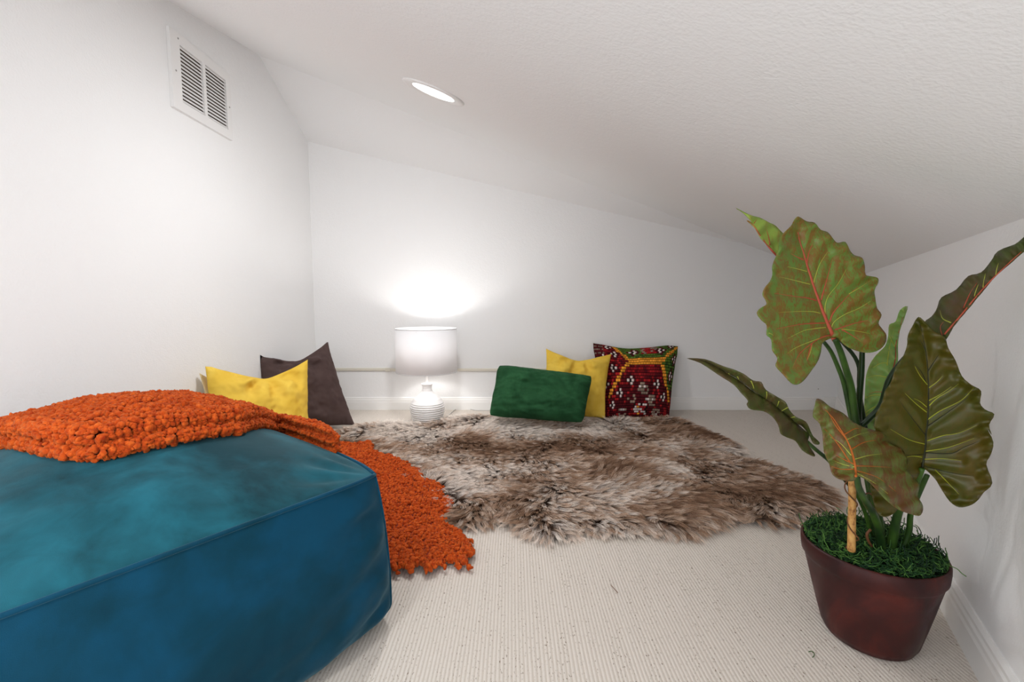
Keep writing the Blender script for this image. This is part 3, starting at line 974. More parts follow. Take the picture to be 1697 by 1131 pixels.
# fur as hair curves: clumped locks that follow a combed flow
rng = np.random.default_rng(3)
NH = 210000
cand = rng.uniform(lo, hi, (int(NH * 2.2), 2)); cand = cand[inside_np(RPs, cand)]
# more hair where the rug is near the camera
keep = rng.uniform(0, 1, len(cand)) < np.clip(1.35 - 0.33 * (cand[:, 1] - 1.2), 0.45, 1)
H = cand[keep][:NH]; n = len(H)
cs = 0.0135
cell = np.floor(H / cs + rng.normal(0, 0.16, H.shape)).astype(int)
key = cell[:, 0] * 100003 + cell[:, 1]
uk, inv = np.unique(key, return_inverse=True); nk = len(uk)
cnt = np.bincount(inv); cc0 = np.stack([np.bincount(inv, H[:, 0]) / cnt, np.bincount(inv, H[:, 1]) / cnt], 1)
dE = poly_dist(cc0, RPs)
hr = dE  # distance to rim per clump
dirs = np.zeros((nk, 3)); tone = np.zeros(nk); leng = np.zeros(nk); zb = np.zeros(nk)
# outward direction at the rim from the nearest boundary point
poly = np.asarray(RPs)
dd = ((cc0[:, None, :] - poly[None]) ** 2).sum(2); nb_ = poly[dd.argmin(1)]
outw = nb_ - cc0; outw /= (np.linalg.norm(outw, axis=1)[:, None] + 1e-9)
for k in range(nk):
    x, y = cc0[k]
    a = fbm(x * 1.7 + 4, y * 1.7, 0.3, 2) * 5.2 + fbm(x * 6, y * 6, 2.3, 2) * 2.2 - 0.9
    fl = np.array([math.cos(a), math.sin(a)]) * 0.85
    w = math.exp(-(hr[k] / 0.07) ** 2)
    d2 = fl * (1 - w) + outw[k] * w * 1.1
    # the light tips show where the pile lies away from the viewer
    dirs[k] = (d2[0] + rng.normal(0, .22), d2[1] + rng.normal(0, .22), 0.80 - 0.45 * w + 0.35 * fbm(x * 9, y * 9, 6, 1))
    pale = fbm(x * 2.6 + 11, y * 3.4, 5.1, 3)
    bias = 0.16 if x < 0.2 else -0.02
    bias += 0.22 * max(0, min(1, (y - 2.25) / 0.35)) * (1 if x < 0.75 else 0.1)
    tone[k] = np.clip(0.42 + bias + pale * 1.15 + rng.normal(0, 0.16), 0, 1)
    leng[k] = 0.056 * (1 + 0.25 * fbm(x * 5, y * 5, 9, 1)) * rng.uniform(0.85, 1.15)
    zb[k] = lump(x, y)
dirs /= np.linalg.norm(dirs, axis=1)[:, None]
NP = 7
tv = np.linspace(0, 1, NP)
Lh = leng[inv] * rng.uniform(0.75, 1.15, n)
D = dirs[inv] + rng.normal(0, 0.17, (n, 3)); D /= np.linalg.norm(D, axis=1)[:, None]
root = np.zeros((n, 3)); root[:, :2] = H; root[:, 2] = zb[inv]
ctr = np.zeros((n, 3)); ctr[:, :2] = cc0[inv]; ctr[:, 2] = zb[inv]
ph = rng.uniform(0, 6.28, nk)[inv] + rng.normal(0, 0.35, n)
side = np.cross(D, [0, 0, 1.0]); side /= (np.linalg.norm(side, axis=1)[:, None] + 1e-9)
PTS = np.zeros((n, NP, 3))
for i, tt_ in enumerate(tv):
    # gravity bends the lock over, crimp waves it, clumping gathers the tips
    p = root + D * (Lh * tt_)[:, None]
    hz = D.copy(); hz[:, 2] = 0; hz /= (np.linalg.norm(hz, axis=1)[:, None] + 1e-9)
    p += hz * (Lh * 0.28 * tt_ ** 2)[:, None]
    p[:, 2] -= Lh * 0.34 * tt_ ** 2.2
    p += side * (0.0030 * np.sin(ph + tt_ * 7.5) * tt_)[:, None]
    tipc = ctr + dirs[inv] * (Lh * tt_)[:, None] + hz * (Lh * 0.28 * tt_ ** 2)[:, None]; tipc[:, 2] -= Lh * 0.34 * tt_ ** 2.2
    tipc += side * (0.0035 * np.sin(ph + tt_ * 7.5) * tt_)[:, None]
    kf = 0.90 * tt_ ** 0.9
    PTS[:, i] = p * (1 - kf) + tipc * kf
PTS[:, :, 2] = np.maximum(PTS[:, :, 2], 0.003 + 0.004 * rng.uniform(0, 1, (n, 1)))
hc = bpy.data.hair_curves.new('fur'); hc.add_curves([NP] * n)
hc.points.foreach_set('position', PTS.astype(np.float32).ravel())
ra = hc.attributes.get('radius') or hc.attributes.new('radius', 'FLOAT', 'POINT')
rad = np.tile((0.00078 * (1 - 0.80 * tv ** 1.5)).astype(np.float32), n)
ra.data.foreach_set('value', rad)
ta = hc.attributes.new('tone', 'FLOAT', 'CURVE')
ta.data.foreach_set('value', np.clip(tone[inv] + rng.normal(0, 0.07, n), 0, 1).astype(np.float32))
hc.materials.append(M_FUR)
fur = bpy.data.objects.new('fur', hc); COL.objects.link(fur); fur.parent = rug; fur['kind'] = 'stuff'
settle(rug)

# ------------------------------------------------------------------ potted plant
PX, PY = 0.816, 0.985
plant = empty('potted_plant', (0.803, 0.962, 0))
tag(plant, 'tall large-leaved elephant ear plant in a round dark red pot by the right wall', 'plant')
M_POT = mat('oxblood_pot', (0.085, 0.016, 0.014), 0.42, spec=0.3)
t = NT(M_POT); v = t.coord((1, 1, 0.6))
c = t.ramp(t.noise(v, 9, 5, 0.6, 1.0), [(0.32, (0.022, 0.005, 0.005)), (0.5, (0.042, 0.008, 0.007)), (0.68, (0.085, 0.014, 0.010))])
t.l(c, t.b.inputs['Base Color'])
rr_ = t.ramp(t.noise(v, 12, 4, 0.6, 1.0), [(0.35, (0.32, 0.32, 0.32)), (0.65, (0.6, 0.6, 0.6))]); t.l(rr_, t.b.inputs['Roughness'])
t.bump(t.noise(v, 30, 4), 0.2, 0.002)
HP = 0.200
prof = [(0.0001, 0.0), (0.070, 0.0), (0.082, 0.004), (0.090, 0.018), (0.1015, 0.06), (0.112, 0.10), (0.1205, 0.135), (0.1265, 0.158), (0.1290, 0.163), (0.1325, 0.168), (0.1345, 0.185), (0.1345, 0.197), (0.1325, 0.201), (0.1290, 0.2005), (0.1275, 0.196), (0.1265, 0.170), (0.115, 0.15), (0.0001, 0.15)]
V, Fc = lathe(prof, 96, (0, 0, 0))
V = [(0.804 + 0.012 * q[2] / HP + q[0], 0.962 + 0.024 * q[2] / HP + q[1], q[2]) for q in V]
mesh('pot', V, Fc, M_POT, plant)
RCX, RCY = 0.816, 0.986
M_MOSS = mat('green_moss', (0.02, 0.09, 0.015), 0.7)
t = NT(M_MOSS)
at = t.n('ShaderNodeAttribute'); at.attribute_name = 'tone'
t.l(t.ramp(at.outputs['Fac'], [(0, (0.002, 0.016, 0.006)), (0.5, (0.012, 0.060, 0.012)), (1, (0.085, 0.20, 0.035))]), t.b.inputs['Base Color'])
M_SOIL = mat('moss_bed', (0.006, 0.020, 0.008), 0.95)
V, Fc = [], []
for j in range(13):
    r = 0.1255 * j / 12
    for i in range(48):
        a = 2 * math.pi * i / 48
        x, y = r * math.cos(a), r * math.sin(a)
        V.append((RCX - 0.001 + x, RCY - 0.002 + y, 0.188 + 0.012 * (1 - (r / 0.1255) ** 2) + 0.008 * fbm(x * 30, y * 30, 1, 2)))
for j in range(12):
    for i in range(48):
        k = (i + 1) % 48; Fc.append((j * 48 + i, j * 48 + k, (j + 1) * 48 + k, (j + 1) * 48 + i))
mesh('moss_bed', V, Fc, M_SOIL, plant)
NM = 2300; NPM = 12
MP = np.zeros((NM, NPM, 3)); mt = rng.uniform(0, 1, NM)
for k in range(NM):
    rr = 0.126 * math.sqrt(rng.uniform(0, 1)); a = rng.uniform(0, 6.283)
    p = np.array([RCX + rr * math.cos(a), RCY + rr * math.sin(a), 0.196 + 0.012 * (1 - (rr / 0.126) ** 2) + rng.uniform(0, 0.014)])
    th = rng.uniform(0, 6.28); cur = rng.normal(0, 0.6); L = rng.uniform(0.018, 0.060); el = rng.normal(0.0, 0.25)
    stray = k < 26
    if stray:
        a = rng.uniform(0, 6.283); p = np.array([RCX + 0.115 * math.cos(a), RCY + 0.115 * math.sin(a), 0.205]); th = a + rng.normal(0, 0.5); L = 0.05; el = 0.25
    for i in range(NPM):
        MP[k, i] = p
        st = L / NPM
        q = p + np.array([math.cos(th) * math.cos(el), math.sin(th) * math.cos(el), math.sin(el)]) * st
        if not stray and math.hypot(q[0] - RCX, q[1] - RCY) > 0.129: th += 1.2; q = p
        q[2] = max(q[2], 0.192)
        p = q; th += cur; el += rng.normal(0, 0.2)
hm = bpy.data.hair_curves.new('moss'); hm.add_curves([NPM] * NM)
hm.points.foreach_set('position', MP.astype(np.float32).ravel())
ra = hm.attributes.get('radius') or hm.attributes.new('radius', 'FLOAT', 'POINT')
ra.data.foreach_set('value', np.full(NM * NPM, 0.00085, np.float32))
ta = hm.attributes.new('tone', 'FLOAT', 'CURVE'); ta.data.foreach_set('value', mt.astype(np.float32))
hm.materials.append(M_MOSS)
mo = bpy.data.objects.new('moss', hm); COL.objects.link(mo); mo.parent = plant; mo['kind'] = 'stuff'


def c5(x, y): return (1120 + x / 2.827, 330 + y / 2.827)
def c6(x, y): return (1250 + x / 2.304, 640 + y / 2.304)
def c7(x, y): return (1220 + x / 3.4286, 330 + y / 3.4286)
def c8(x, y): return (1100 + x / 4.849, 620 + y / 4.849)


def leaf_mat(name, a, b, lo_=0.42, hi2=0.58, scale=16, rough=0.42, spot=None):
    m = mat(name, a, rough, spec=0.35); t = NT(m)
    v = t.coord((2.4, 1.0, 1.0), rot=(0, -0.35, 0))
    n1 = t.noise(v, scale, 6, 0.7, 0.8); n2 = t.noise(v, scale * 7, 4, 0.7, 0.5)
    f = mathn(t, 'ADD', mathn(t, 'MULTIPLY', n1, 0.6), mathn(t, 'MULTIPLY', n2, 0.4))
    c = t.ramp(f, [(lo_, a), (hi2, b)])
    if spot: c = mixc(t, t.ramp(t.noise(v, scale * 0.5, 3, 0.5), [(0.45, (0, 0, 0)), (0.62, (1, 1, 1))]), c, spot)
    t.l(c, t.b.inputs['Base Color'])
    t.bump(t.noise(v, 220, 3), 0.15, 0.001)
    t.b.inputs['Transmission Weight'].default_value = 0.0
    return m


LM_A = leaf_mat('mottled_green_leaf', (0.115, 0.215, 0.034), (0.185, 0.095, 0.014), 0.455, 0.545, 30)
LM_B = leaf_mat('pale_mottled_leaf', (0.26, 0.38, 0.06), (0.30, 0.18, 0.03), 0.5, 0.66, 22)
LM_C = leaf_mat('olive_leaf', (0.052, 0.060, 0.004), (0.085, 0.058, 0.005), 0.40, 0.62, 9, 0.38)
LM_D = leaf_mat('brown_green_leaf', (0.115, 0.150, 0.030), (0.125, 0.050, 0.012), 0.44, 0.55, 18)
LM_E = leaf_mat('bronze_leaf', (0.055, 0.075, 0.012), (0.085, 0.048, 0.018), 0.42, 0.60, 9, 0.5)
LM_G = leaf_mat('light_green_leaf', (0.19, 0.36, 0.08), (0.26, 0.31, 0.07), 0.45, 0.62, 12)
V_RED = mat('red_vein', (0.42, 0.075, 0.038), 0.5)
V_YEL = mat('yellow_vein', (0.42, 0.45, 0.065), 0.5)
V_ORG = mat('orange_vein', (0.42, 0.11, 0.015), 0.5)
V_DRK = mat('dark_vein', (0.020, 0.022, 0.006), 0.5)
V_OLV = mat('olive_vein', (0.34, 0.36, 0.025), 0.5)
M_STEM = mat('green_stem', (0.020, 0.055, 0.008), 0.4)
t = NT(M_STEM); c = t.ramp(t.noise(t.coord((1, 1, 0.3)), 30, 3), [(0.35, (0.008, 0.026, 0.006)), (0.65, (0.045, 0.105, 0.014))]); t.l(c, t.b.inputs['Base Color'])
M_STEMD = mat('dark_stem', (0.010, 0.028, 0.005), 0.35)


def line_dist(P, L):
    d = np.full(len(P), 1e9); L = np.asarray(L, float)
    for i in range(len(L) - 1):
        a, b = L[i], L[i + 1]; ab = b - a
        tt = np.clip(((P - a) @ ab) / (ab @ ab + 1e-12), 0, 1)
        d = np.minimum(d, np.linalg.norm(P - (a + tt[:, None] * ab), axis=1))
    return d


def leaf(outline, mid, veins, m, Yc, ax=0.0, ay=0.0, fold=0.0, ruffle=0.006, relief=0.0060, step=4.0, midmat=None, midr=0.0022, label=None, nruf=26, sm=3, ori=None):
    O = [Vector((p[0], p[1], 0)) for p in outline]
    O = [(q.x, q.y) for q in smooth_line(O, sm, True)]
    Oa = np.array(O); x0, y0 = Oa.mean(0)
    lo, hi = Oa.min(0), Oa.max(0)
    gx = np.arange(lo[0], hi[0], step); gy = np.arange(lo[1], hi[1], step * 0.87)
    G = np.array([(x + (step / 2 if j % 2 else 0), y) for j, y in enumerate(gy) for x in gx])
    G = G[inside_np(O, G)]; G = G[poly_dist(G, O) > step * 0.5]
    allv = [Vector(p) for p in O] + [Vector(p) for p in G]
    ed = [(i, (i + 1) % len(O)) for i in range(len(O))]
    rv, re_, rf, *_ = geometry.delaunay_2d_cdt(allv, ed, [], 1, 1e-4)
    Q = np.array([v[:] for v in rv])
    midl = [tuple(q.xy) for q in smooth_line([Vector((p[0], p[1], 0)) for p in mid], 5)]
    vl = [([tuple(q.xy) for q in smooth_line([Vector((p[0], p[1], 0)) for p in pl], 5)], vm, vr) for pl, vm, vr in veins]
    ma = np.array(midl); axis = ma[-1] - ma[0]; axis /= np.linalg.norm(axis); perp = np.array([-axis[1], axis[0]])

    def depth(P):
        P = np.asarray(P, float)
        dm = line_dist(P, midl)
        y = Yc + ax * (P[:, 0] - x0) + ay * (P[:, 1] - y0)
        y = y + fold * dm
        dv = dm.copy()
        for L, _, _ in vl: dv = np.minimum(dv, line_dist(P, L))
        y = y - relief * (1 - np.exp(-(dv / 9.0) ** 2))
        db = poly_dist(P, O)
        s = (P - ma[0]) @ axis; sd = np.sign((P - ma[0]) @ perp)
        y = y + ruffle * np.sin(s / nruf * 2 * np.pi + sd * 1.1) * np.exp(-(db / 16.0) ** 2)
        return y
    Yv = depth(Q)
    V = [on_y(Q[i, 0], Q[i, 1], Yv[i]) for i in range(len(Q))]
    lf = mesh('leaf', V, [tuple(f) for f in rf], m, plant)
    s_ = lf.modifiers.new('thickness', 'SOLIDIFY'); s_.thickness = 0.0012; s_.offset = 0
    if label: lf['label'] = label

    def vein(L, r0, vm, nm, lift=0.0008):
        La = np.array(L); Yl = depth(La)
        pts = [on_y(La[i, 0], La[i, 1], Yl[i] - lift) for i in range(len(La))]
        r = [r0 * (1 - 0.8 * i / (len(pts) - 1)) for i in range(len(pts))]
        mesh(nm, *tube(pts, r, 6), vm, lf)
    if midmat: vein(list(reversed(midl)), midr, midmat, 'midrib')
    for L, vm, r in vl: vein(L, r, vm, 'vein')
    return lf


# leaf A: the big mottled leaf
A_out = [c7(*p) for p in [(355, 100), (400, 128), (445, 135), (480, 175), (520, 190), (550, 225), (575, 250), (620, 245), (645, 290), (670, 320), (715, 335), (730, 380), (735, 430), (770, 440), (803, 448), (808, 475), (785, 520), (792, 570), (800, 620), (826, 660), (808, 705), (830, 740), (853, 775), (845, 825), (810, 858), (760, 873), (700, 868), (640, 845), (595, 812), (572, 790), (545, 790), (520, 800), (490, 820), (480, 870), (460, 930), (420, 985), (380, 1035), (345, 1056), (310, 1045), (270, 1000), (225, 950), (235, 905), (205, 860), (200, 800), (172, 770), (175, 720), (145, 690), (118, 650), (140, 620), (173, 600), (165, 570), (150, 545), (160, 510), (190, 470), (207, 430), (205, 390), (215, 350), (240, 300), (245, 240), (270, 195), (310, 155), (330, 120)]]
mk = lambda fn, L: [fn(*p) for p in L]
R_, Yv_ = 0.0017, 0.0010
A_v = [(mk(c7, L), V_RED, R_) for L in [[(380, 345), (345, 330), (310, 310)], [(455, 578), (400, 562), (340, 555), (215, 535)], [(503, 705), (420, 708), (350, 715), (225, 740)], [(535, 775), (490, 785), (430, 820), (360, 880), (320, 960)], [(430, 820), (415, 870), (400, 920)], [(400, 372), (412, 310), (435, 250)], [(482, 575), (500, 510), (520, 440), (545, 340)], [(530, 700), (550, 650), (590, 600), (640, 545), (690, 500)], [(560, 745), (600, 730), (680, 705), (750, 690)], [(600, 742), (650, 770), (710, 810)]]]
A_v += [(mk(c7, L), V_YEL, Yv_) for L in [[(402, 412), (350, 398), (290, 385)], [(420, 485), (360, 470), (300, 455), (240, 442)], [(478, 650), (430, 640), (340, 640), (240, 646)], [(508, 730), (440, 738), (380, 750), (290, 795)], [(440, 480), (450, 440), (475, 370), (520, 300)], [(507, 662), (505, 610), (525, 550), (580, 480), (625, 400)], [(540, 730), (560, 695), (620, 655), (700, 620), (780, 570)], [(600, 740), (680, 750), (760, 765)], [(430, 825), (425, 860), (405, 915)], [(530, 775), (450, 800), (340, 845), (290, 880)], [(185, 762), (200, 768), (212, 776)], [(640, 540), (700, 505), (765, 462)]]]
leaf(A_out, mk(c7, [(350, 190), (362, 245), (380, 300), (400, 370), (415, 420), (440, 500), (465, 570), (490, 640), (510, 690), (535, 750), (557, 802)]), A_v, LM_A, 0.93, ax=0.0003, ay=-0.0002, fold=-0.00035, midmat=V_RED, midr=0.0048)

# leaf B: folded leaf peeping out behind it
leaf(mk(c7, [(0, 52), (75, 90), (130, 105), (180, 130), (220, 150), (250, 180), (300, 235), (310, 320), (262, 350), (235, 335), (195, 282), (140, 225), (108, 170), (62, 125), (80, 128), (92, 136), (45, 85)]),
     mk(c7, [(60, 122), (100, 152), (140, 213), (190, 278), (238, 330)]),
     [(mk(c7, [(190, 262), (185, 220), (170, 170)]), V_RED, R_), (mk(c7, [(100, 140), (110, 125), (118, 112)]), V_RED, R_ * .7)], LM_B, 1.02, fold=0.0006, midmat=V_RED, midr=0.0022)

# leaf C: olive leaf at the right
C_out = mk(c5, [(1137, 553), (1165, 575), (1210, 620), (1260, 650), (1277, 700), (1312, 760), (1340, 830), (1385, 872), (1430, 900), (1425, 955), (1450, 988), (1492, 1010), (1468, 1058), (1480, 1105)]) + \
    mk(c6, [(890, 165), (913, 215), (903, 262), (886, 300), (909, 370), (875, 408), (850, 440), (820, 457), (782, 463), (745, 440), (715, 395), (690, 355), (660, 325), (640, 318), (622, 350), (598, 400), (560, 452), (535, 485), (500, 500), (470, 485), (452, 430), (444, 370), (470, 320), (460, 260), (480, 220), (462, 170), (465, 130), (490, 85)]) + \
    mk(c5, [(930, 1075), (938, 1010), (968, 950), (980, 900), (1008, 860), (1030, 790), (1062, 745), (1083, 690), (1088, 640), (1115, 585)])
C_v = [(mk(c6, L), V_OLV, 0.0010) for L in [[(668, 75), (700, 45), (740, 22), (780, -8)], [(660, 210), (720, 190), (780, 180), (850, 150)], [(650, 280), (720, 278), (790, 285)], [(690, 320), (740, 370), (782, 415)], [(658, 100), (620, 70), (575, 28)], [(650, 222), (590, 205), (520, 165)], [(640, 272), (600, 268), (555, 280)], [(660, 130), (710, 95), (790, 55), (840, 5)], [(650, 250), (740, 235), (840, 200)]]]
C_v += [(mk(c6, L), V_DRK, 0.0011) for L in [[(660, 155), (740, 100), (815, 45)], [(655, 255), (750, 258), (800, 235), (860, 210)], [(650, 305), (740, 330), (840, 345)], [(655, 190), (600, 120), (555, 58)], [(650, 260), (590, 265), (540, 250)]]]
C_v += [(mk(c5, L), V_OLV, 0.0009) for L in [[(1178, 870), (1145, 830), (1120, 785)], [(1185, 885), (1220, 860), (1250, 830)], [(1185, 945), (1240, 915), (1290, 880)], [(1175, 975), (1145, 950), (1115, 935)]]]
C_v += [(mk(c5, L), V_DRK, 0.0010) for L in [[(1178, 812), (1205, 770), (1232, 730)], [(1175, 865), (1150, 810), (1115, 770)], [(1172, 720), (1160, 690), (1145, 660)]]]
leaf(C_out, mk(c5, [(1140, 575), (1160, 660), (1175, 750), (1182, 850), (1183, 950), (1178, 1050)]) + mk(c6, [(655, 180), (652, 240), (641, 316)]), C_v, LM_C, 0.862, ax=-0.00025, ay=0.0001, fold=-0.0003, midmat=V_DRK, midr=0.0022)

# leaf D: low leaf in front
D_out = mk(c6, [(238, 50), (262, 58), (290, 80), (340, 105), (380, 140), (440, 165), (495, 182), (520, 222), (562, 240), (585, 285), (580, 320), (608, 350), (630, 378), (624, 420), (643, 458), (636, 493), (605, 492), (550, 472), (500, 432), (450, 378), (415, 352), (392, 344), (380, 362), (340, 361), (300, 340), (285, 295), (265, 250), (262, 195), (250, 145), (224, 118), (230, 80)])
D_v = [(mk(c6, L), V_ORG, 0.0013) for L in [[(392, 325), (430, 335), (480, 355), (560, 420)], [(390, 305), (450, 307), (525, 312)], [(371, 242), (420, 215), (485, 205)], [(345, 185), (380, 165), (400, 162)], [(384, 300), (350, 285), (308, 262)], [(380, 318), (330, 318), (290, 305)], [(365, 290), (310, 210), (262, 158)], [(350, 200), (310, 150), (278, 92)]]]
D_v += [(mk(c6, L), V_YEL, 0.0009) for L in [[(384, 280), (440, 265), (510, 258)], [(355, 205), (400, 185), (450, 175)], [(392, 335), (450, 365), (520, 420)], [(370, 265), (330, 220), (290, 195)], [(385, 310), (340, 300), (295, 282)]]]
leaf(D_out, mk(c6, [(268, 88), (300, 122), (325, 160), (350, 200), (370, 245), (383, 295), (388, 345)]), D_v, LM_D, 0.79, ax=0.0002, ay=-0.0007, fold=0.0006, midmat=V_ORG, midr=0.0022)

# leaf E: long leaf reaching left, seen nearly edge on
E_low = mk(c8, [(185, -125), (300, -85), (430, 0), (500, 45), (570, 92), (620, 150), (678, 215), (668, 245), (700, 285), (800, 300), (870, 340), (920, 410), (940, 480), (990, 510), (1060, 540), (1110, 610), (1180, 655), (1216, 656), (1160, 560), (1166, 490), (1110, 440), (1060, 400), (1000, 345), (930, 290), (850, 225), (760, 170), (690, 120), (600, 50), (480, -20), (330, -100)])
E_up = mk(c8, [(185, -125), (330, -118), (480, -60), (560, -35), (640, 0), (720, 55), (782, 66), (822, 130), (920, 190), (980, 230), (1010, 290), (1060, 345), (1140, 385), (1175, 450), (1200, 500), (1250, 548), (1243, 570), (1200, 556), (1160, 480), (1110, 418), (1062, 398), (1000, 340), (930, 285), (850, 220), (760, 165), (690, 115), (600, 45), (480, -25), (330, -102)])
leaf(E_low, mk(c8, [(330, -100), (480, -20), (600, 48), (760, 168), (930, 288), (1060, 398), (1160, 490)]),
     [(mk(c8, [(870, 235), (820, 250), (750, 245)]), V_DRK, 0.0008), (mk(c8, [(1030, 390), (1020, 430), (1000, 460)]), V_DRK, 0.0008)], LM_E, 0.90, ax=0.0002, fold=-0.0010, ruffle=0.003)
leaf(E_up, mk(c8, [(330, -104), (480, -24), (600, 44), (760, 164), (930, 284), (1060, 396), (1155, 480)]),
     [(mk(c8, L), V_YEL, 0.0012) for L in [[(590, 20), (605, 45), (618, 75)], [(700, 55), (720, 100), (728, 140)], [(826, 140), (828, 175), (822, 205)], [(925, 218), (915, 250), (902, 272)], [(998, 270), (970, 285), (942, 303)], [(1055, 345), (1030, 350), (1010, 362)], [(520, -5), (530, 10), (535, 22)]]],
     LM_E, 0.905, ax=0.0002, fold=-0.0012, ruffle=0.003, midmat=V_DRK, midr=0.0014)

# leaf F: rises out of the frame at the right
F_out = mk(c5, [(1900, 20), (1800, 75), (1700, 130), (1631, 180), (1590, 212), (1510, 245), (1475, 295), (1430, 345), (1370, 362), (1315, 425), (1245, 462), (1225, 510), (1200, 550), (1165, 580), (1180, 640), (1215, 680), (1262, 665), (1300, 600), (1350, 540), (1400, 480), (1450, 420), (1500, 360), (1560, 310), (1631, 247), (1720, 180), (1810, 120)])
leaf(F_out, mk(c5, [(1780, 125), (1640, 230), (1540, 320), (1440, 420), (1340, 540), (1258, 635)]),
     [(mk(c5, [(1350, 510), (1375, 450), (1412, 392)]), V_RED, 0.0014), (mk(c5, [(1440, 415), (1445, 380), (1450, 350)]), V_YEL, 0.0011), (mk(c5, [(1290, 580), (1250, 560), (1238, 520)]), V_YEL, 0.0011), (mk(c5, [(1500, 355), (1505, 325), (1512, 300)]), V_YEL, 0.0011), (mk(c5, [(1400, 455), (1408, 425), (1418, 400)]), V_YEL, 0.0011), (mk(c5, [(1250, 640), (1240, 600), (1255, 575)]), V_RED, 0.0012)],
     LM_E, 0.785, ax=-0.0008, ay=0.0, fold=0.0008, ruffle=0.005, midmat=V_RED, midr=0.0016)

# leaf G: pale leaf behind
G_out = mk(c5, [(1085, 503), (1050, 522), (1030, 575), (1000, 590), (995, 640), (980, 690), (940, 730), (912, 770), (892, 825), (886, 900), (880, 1000), (865, 1050), (885, 1075), (925, 1090), (940, 1045), (970, 990), (1010, 960), (1030, 900), (1030, 830), (1040, 760), (1040, 690), (1048, 620), (1070, 560)])
leaf(G_out, mk(c5, [(1068, 540), (1045, 620), (1030, 690), (1028, 755), (1000, 850), (970, 930), (935, 1000)]),
     [(mk(c5, L), V_YEL, 0.0012) for L in [[(990, 770), (960, 770), (925, 790)], [(985, 835), (940, 828), (890, 840)], [(960, 920), (920, 920), (886, 935)], [(940, 970), (905, 990), (880, 1010)], [(1025, 690), (1010, 660), (1000, 640)], [(990, 780), (1000, 700), (1020, 620)]]] + [(mk(c5, [(970, 905), (935, 905), (900, 915)]), V_RED, 0.0009)],
     LM_G, 1.00, fold=0.0006, midmat=V_RED, midr=0.0016)


def stem(name, pts, r0, r1, m, k=6, rings=False):
    P = [on_y(x, y, Y) for (x, y, Y) in pts]
    P = smooth_line(P, k); n = len(P)
    r = [r0 + (r1 - r0) * i / (n - 1) for i in range(n)]
    return mesh(name, *tube(P, r, 12), m, plant)


root_y = lambda x, y: RCY
gp = lambda fn, x, y, Y: (*fn(x, y), Y)
stem('stem', [gp(c7, 560, 795, 0.925), gp(c7, 590, 860, 0.935), gp(c7, 625, 970, 0.95), gp(c7, 655, 1080, 0.96), gp(c6, 392, 150, 0.965), gp(c6, 430, 300, 0.97), gp(c6, 470, 480, 0.97), gp(c6, 492, 650, 0.955)], 0.0052, 0.0090, M_STEM)
stem('stem', [gp(c7, 500, 815, 0.96), gp(c7, 540, 870, 0.965), gp(c7, 580, 960, 0.97), gp(c7, 615, 1060, 0.975), gp(c6, 375, 140, 0.975), gp(c6, 420, 300, 0.985), gp(c6, 450, 480, 0.985), gp(c6, 462, 625, 0.975)], 0.0036, 0.0065, M_STEM)
stem('stem', [gp(c7, 716, 862, 0.97), gp(c7, 712, 980, 0.975), gp(c7, 700, 1131, 0.98), gp(c6, 400, 150, 0.985), gp(c6, 440, 320, 0.99), gp(c6, 470, 480, 0.99), gp(c6, 478, 610, 0.99)], 0.0050, 0.0085, M_STEMD)
stem('stem', [gp(c5, 1240, 640, 0.875), gp(c5, 1150, 680, 0.90), gp(c5, 1060, 765, 0.93), gp(c5, 1000, 850, 0.945), gp(c5, 960, 970, 0.955), gp(c5, 900, 1035, 0.965), gp(c5, 868, 1080, 0.97), gp(c6, 430, 260, 0.975), gp(c6, 455, 430, 0.98)], 0.0062, 0.0060, M_STEMD)
stem('stem', [gp(c8, 1150, 545, 0.905), gp(c8, 1235, 620, 0.915), gp(c8, 1330, 700, 0.93), gp(c6, 330, 340, 0.95), gp(c6, 400, 430, 0.965), gp(c6, 440, 540, 0.98), gp(c6, 452, 620, 0.98)], 0.0038, 0.0045, M_STEM)
stem('stem', [gp(c6, 392, 342, 0.80), gp(c6, 400, 390, 0.815), gp(c6, 425, 440, 0.84), gp(c6, 455, 490, 0.88), gp(c6, 478, 560, 0.92), gp(c6, 488, 650, 0.94)], 0.0048, 0.0085, M_STEM)
stem('stem', [gp(c6, 641, 316, 0.862), gp(c6, 615, 380, 0.88), gp(c6, 575, 430, 0.905), gp(c6, 548, 490, 0.925), gp(c6, 530, 580, 0.94), gp(c6, 522, 650, 0.945)], 0.0045, 0.0100, M_STEM)
stem('stem', [gp(c6, 660, 340, 0.90), gp(c6, 620, 430, 0.92), gp(c6, 597, 490, 0.935), gp(c6, 590, 560, 0.945), gp(c6, 560, 640, 0.95)], 0.0045, 0.0062, M_STEM)
stem('stem', [gp(c7, 270, 330, 1.02), gp(c7, 400, 520, 1.015), gp(c7, 560, 760, 1.0), gp(c7, 690, 930, 0.995), gp(c7, 705, 1131, 0.995), gp(c6, 470, 420, 1.0), gp(c6, 485, 600, 1.0)], 0.003, 0.005, M_STEMD)
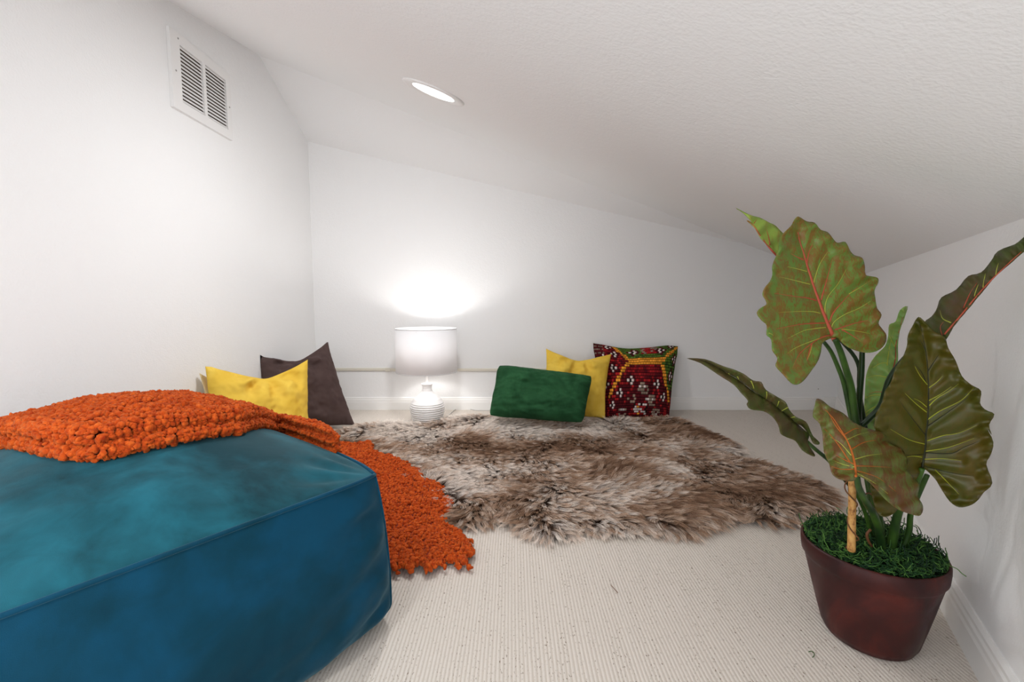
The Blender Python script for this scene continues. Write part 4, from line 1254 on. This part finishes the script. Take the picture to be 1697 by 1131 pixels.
# bamboo coloured trunk piece with a twig twined round it
M_CANE = mat('tan_cane', (0.42, 0.20, 0.055), 0.55)
t = NT(M_CANE)
c = t.ramp(t.noise(t.coord((1, 1, 0.7)), 120, 4, 0.6), [(0.3, (0.16, 0.055, 0.015)), (0.45, (0.48, 0.24, 0.07)), (0.7, (0.60, 0.36, 0.12))]); t.l(c, t.b.inputs['Base Color'])
t.bump(t.noise(t.coord((1, 1, 0.5)), 150, 3), 0.5, 0.002)
stem('cane', [gp(c6, 373, 345, 0.925), gp(c6, 374, 450, 0.925), gp(c6, 372, 540, 0.925), gp(c6, 371, 630, 0.925)], 0.0068, 0.0078, M_CANE)
M_TWIG = mat('brown_twig', (0.14, 0.055, 0.02), 0.6)
hx = []
ctop, cbot = on_y(*c6(373, 350), 0.925), on_y(*c6(371, 630), 0.925)
for i in range(60):
    f = i / 59; cpt = ctop.lerp(cbot, f); a = f * 14 + 0.6; rr = 0.0095 + 0.003 * math.sin(f * 9)
    hx.append(cpt + Vector((rr * math.cos(a), rr * math.sin(a), 0)))
mesh('twig', *tube(hx, 0.0014, 6), M_TWIG, plant)
stem('twig', [gp(c6, 445, 548, 0.94), gp(c6, 430, 568, 0.94), gp(c6, 440, 600, 0.94), gp(c6, 462, 625, 0.945), gp(c6, 478, 640, 0.95)], 0.0026, 0.003, M_TWIG)
stem('twig', [gp(c6, 412, 420, 0.95), gp(c6, 440, 410, 0.955), gp(c6, 460, 440, 0.96), gp(c6, 470, 520, 0.96), gp(c6, 480, 600, 0.96)], 0.0015, 0.002, M_TWIG)
settle(plant)

# ------------------------------------------------------------------ stray bits on the carpet
p0 = [on_z(x, y, 0.003) for x, y in ((1012, 970), (1016, 974), (1020, 979), (1024, 983))]
tag(mesh('straw', *tube(p0, 0.0009, 5), M_TWIG), 'short thin brown straw lying alone on the open carpet', 'straw')
p0 = smooth_line([on_z(x, y, 0.003) for x, y in ((1340, 1081), (1345, 1080), (1349, 1083), (1349, 1088), (1346, 1090))], 4)
tag(mesh('moss_strand', *tube(p0, 0.0009, 5), mat('moss_dry', (0.06, 0.12, 0.03), 0.7)), 'tiny curled green moss strand fallen on the carpet left of the pot', 'moss strand')
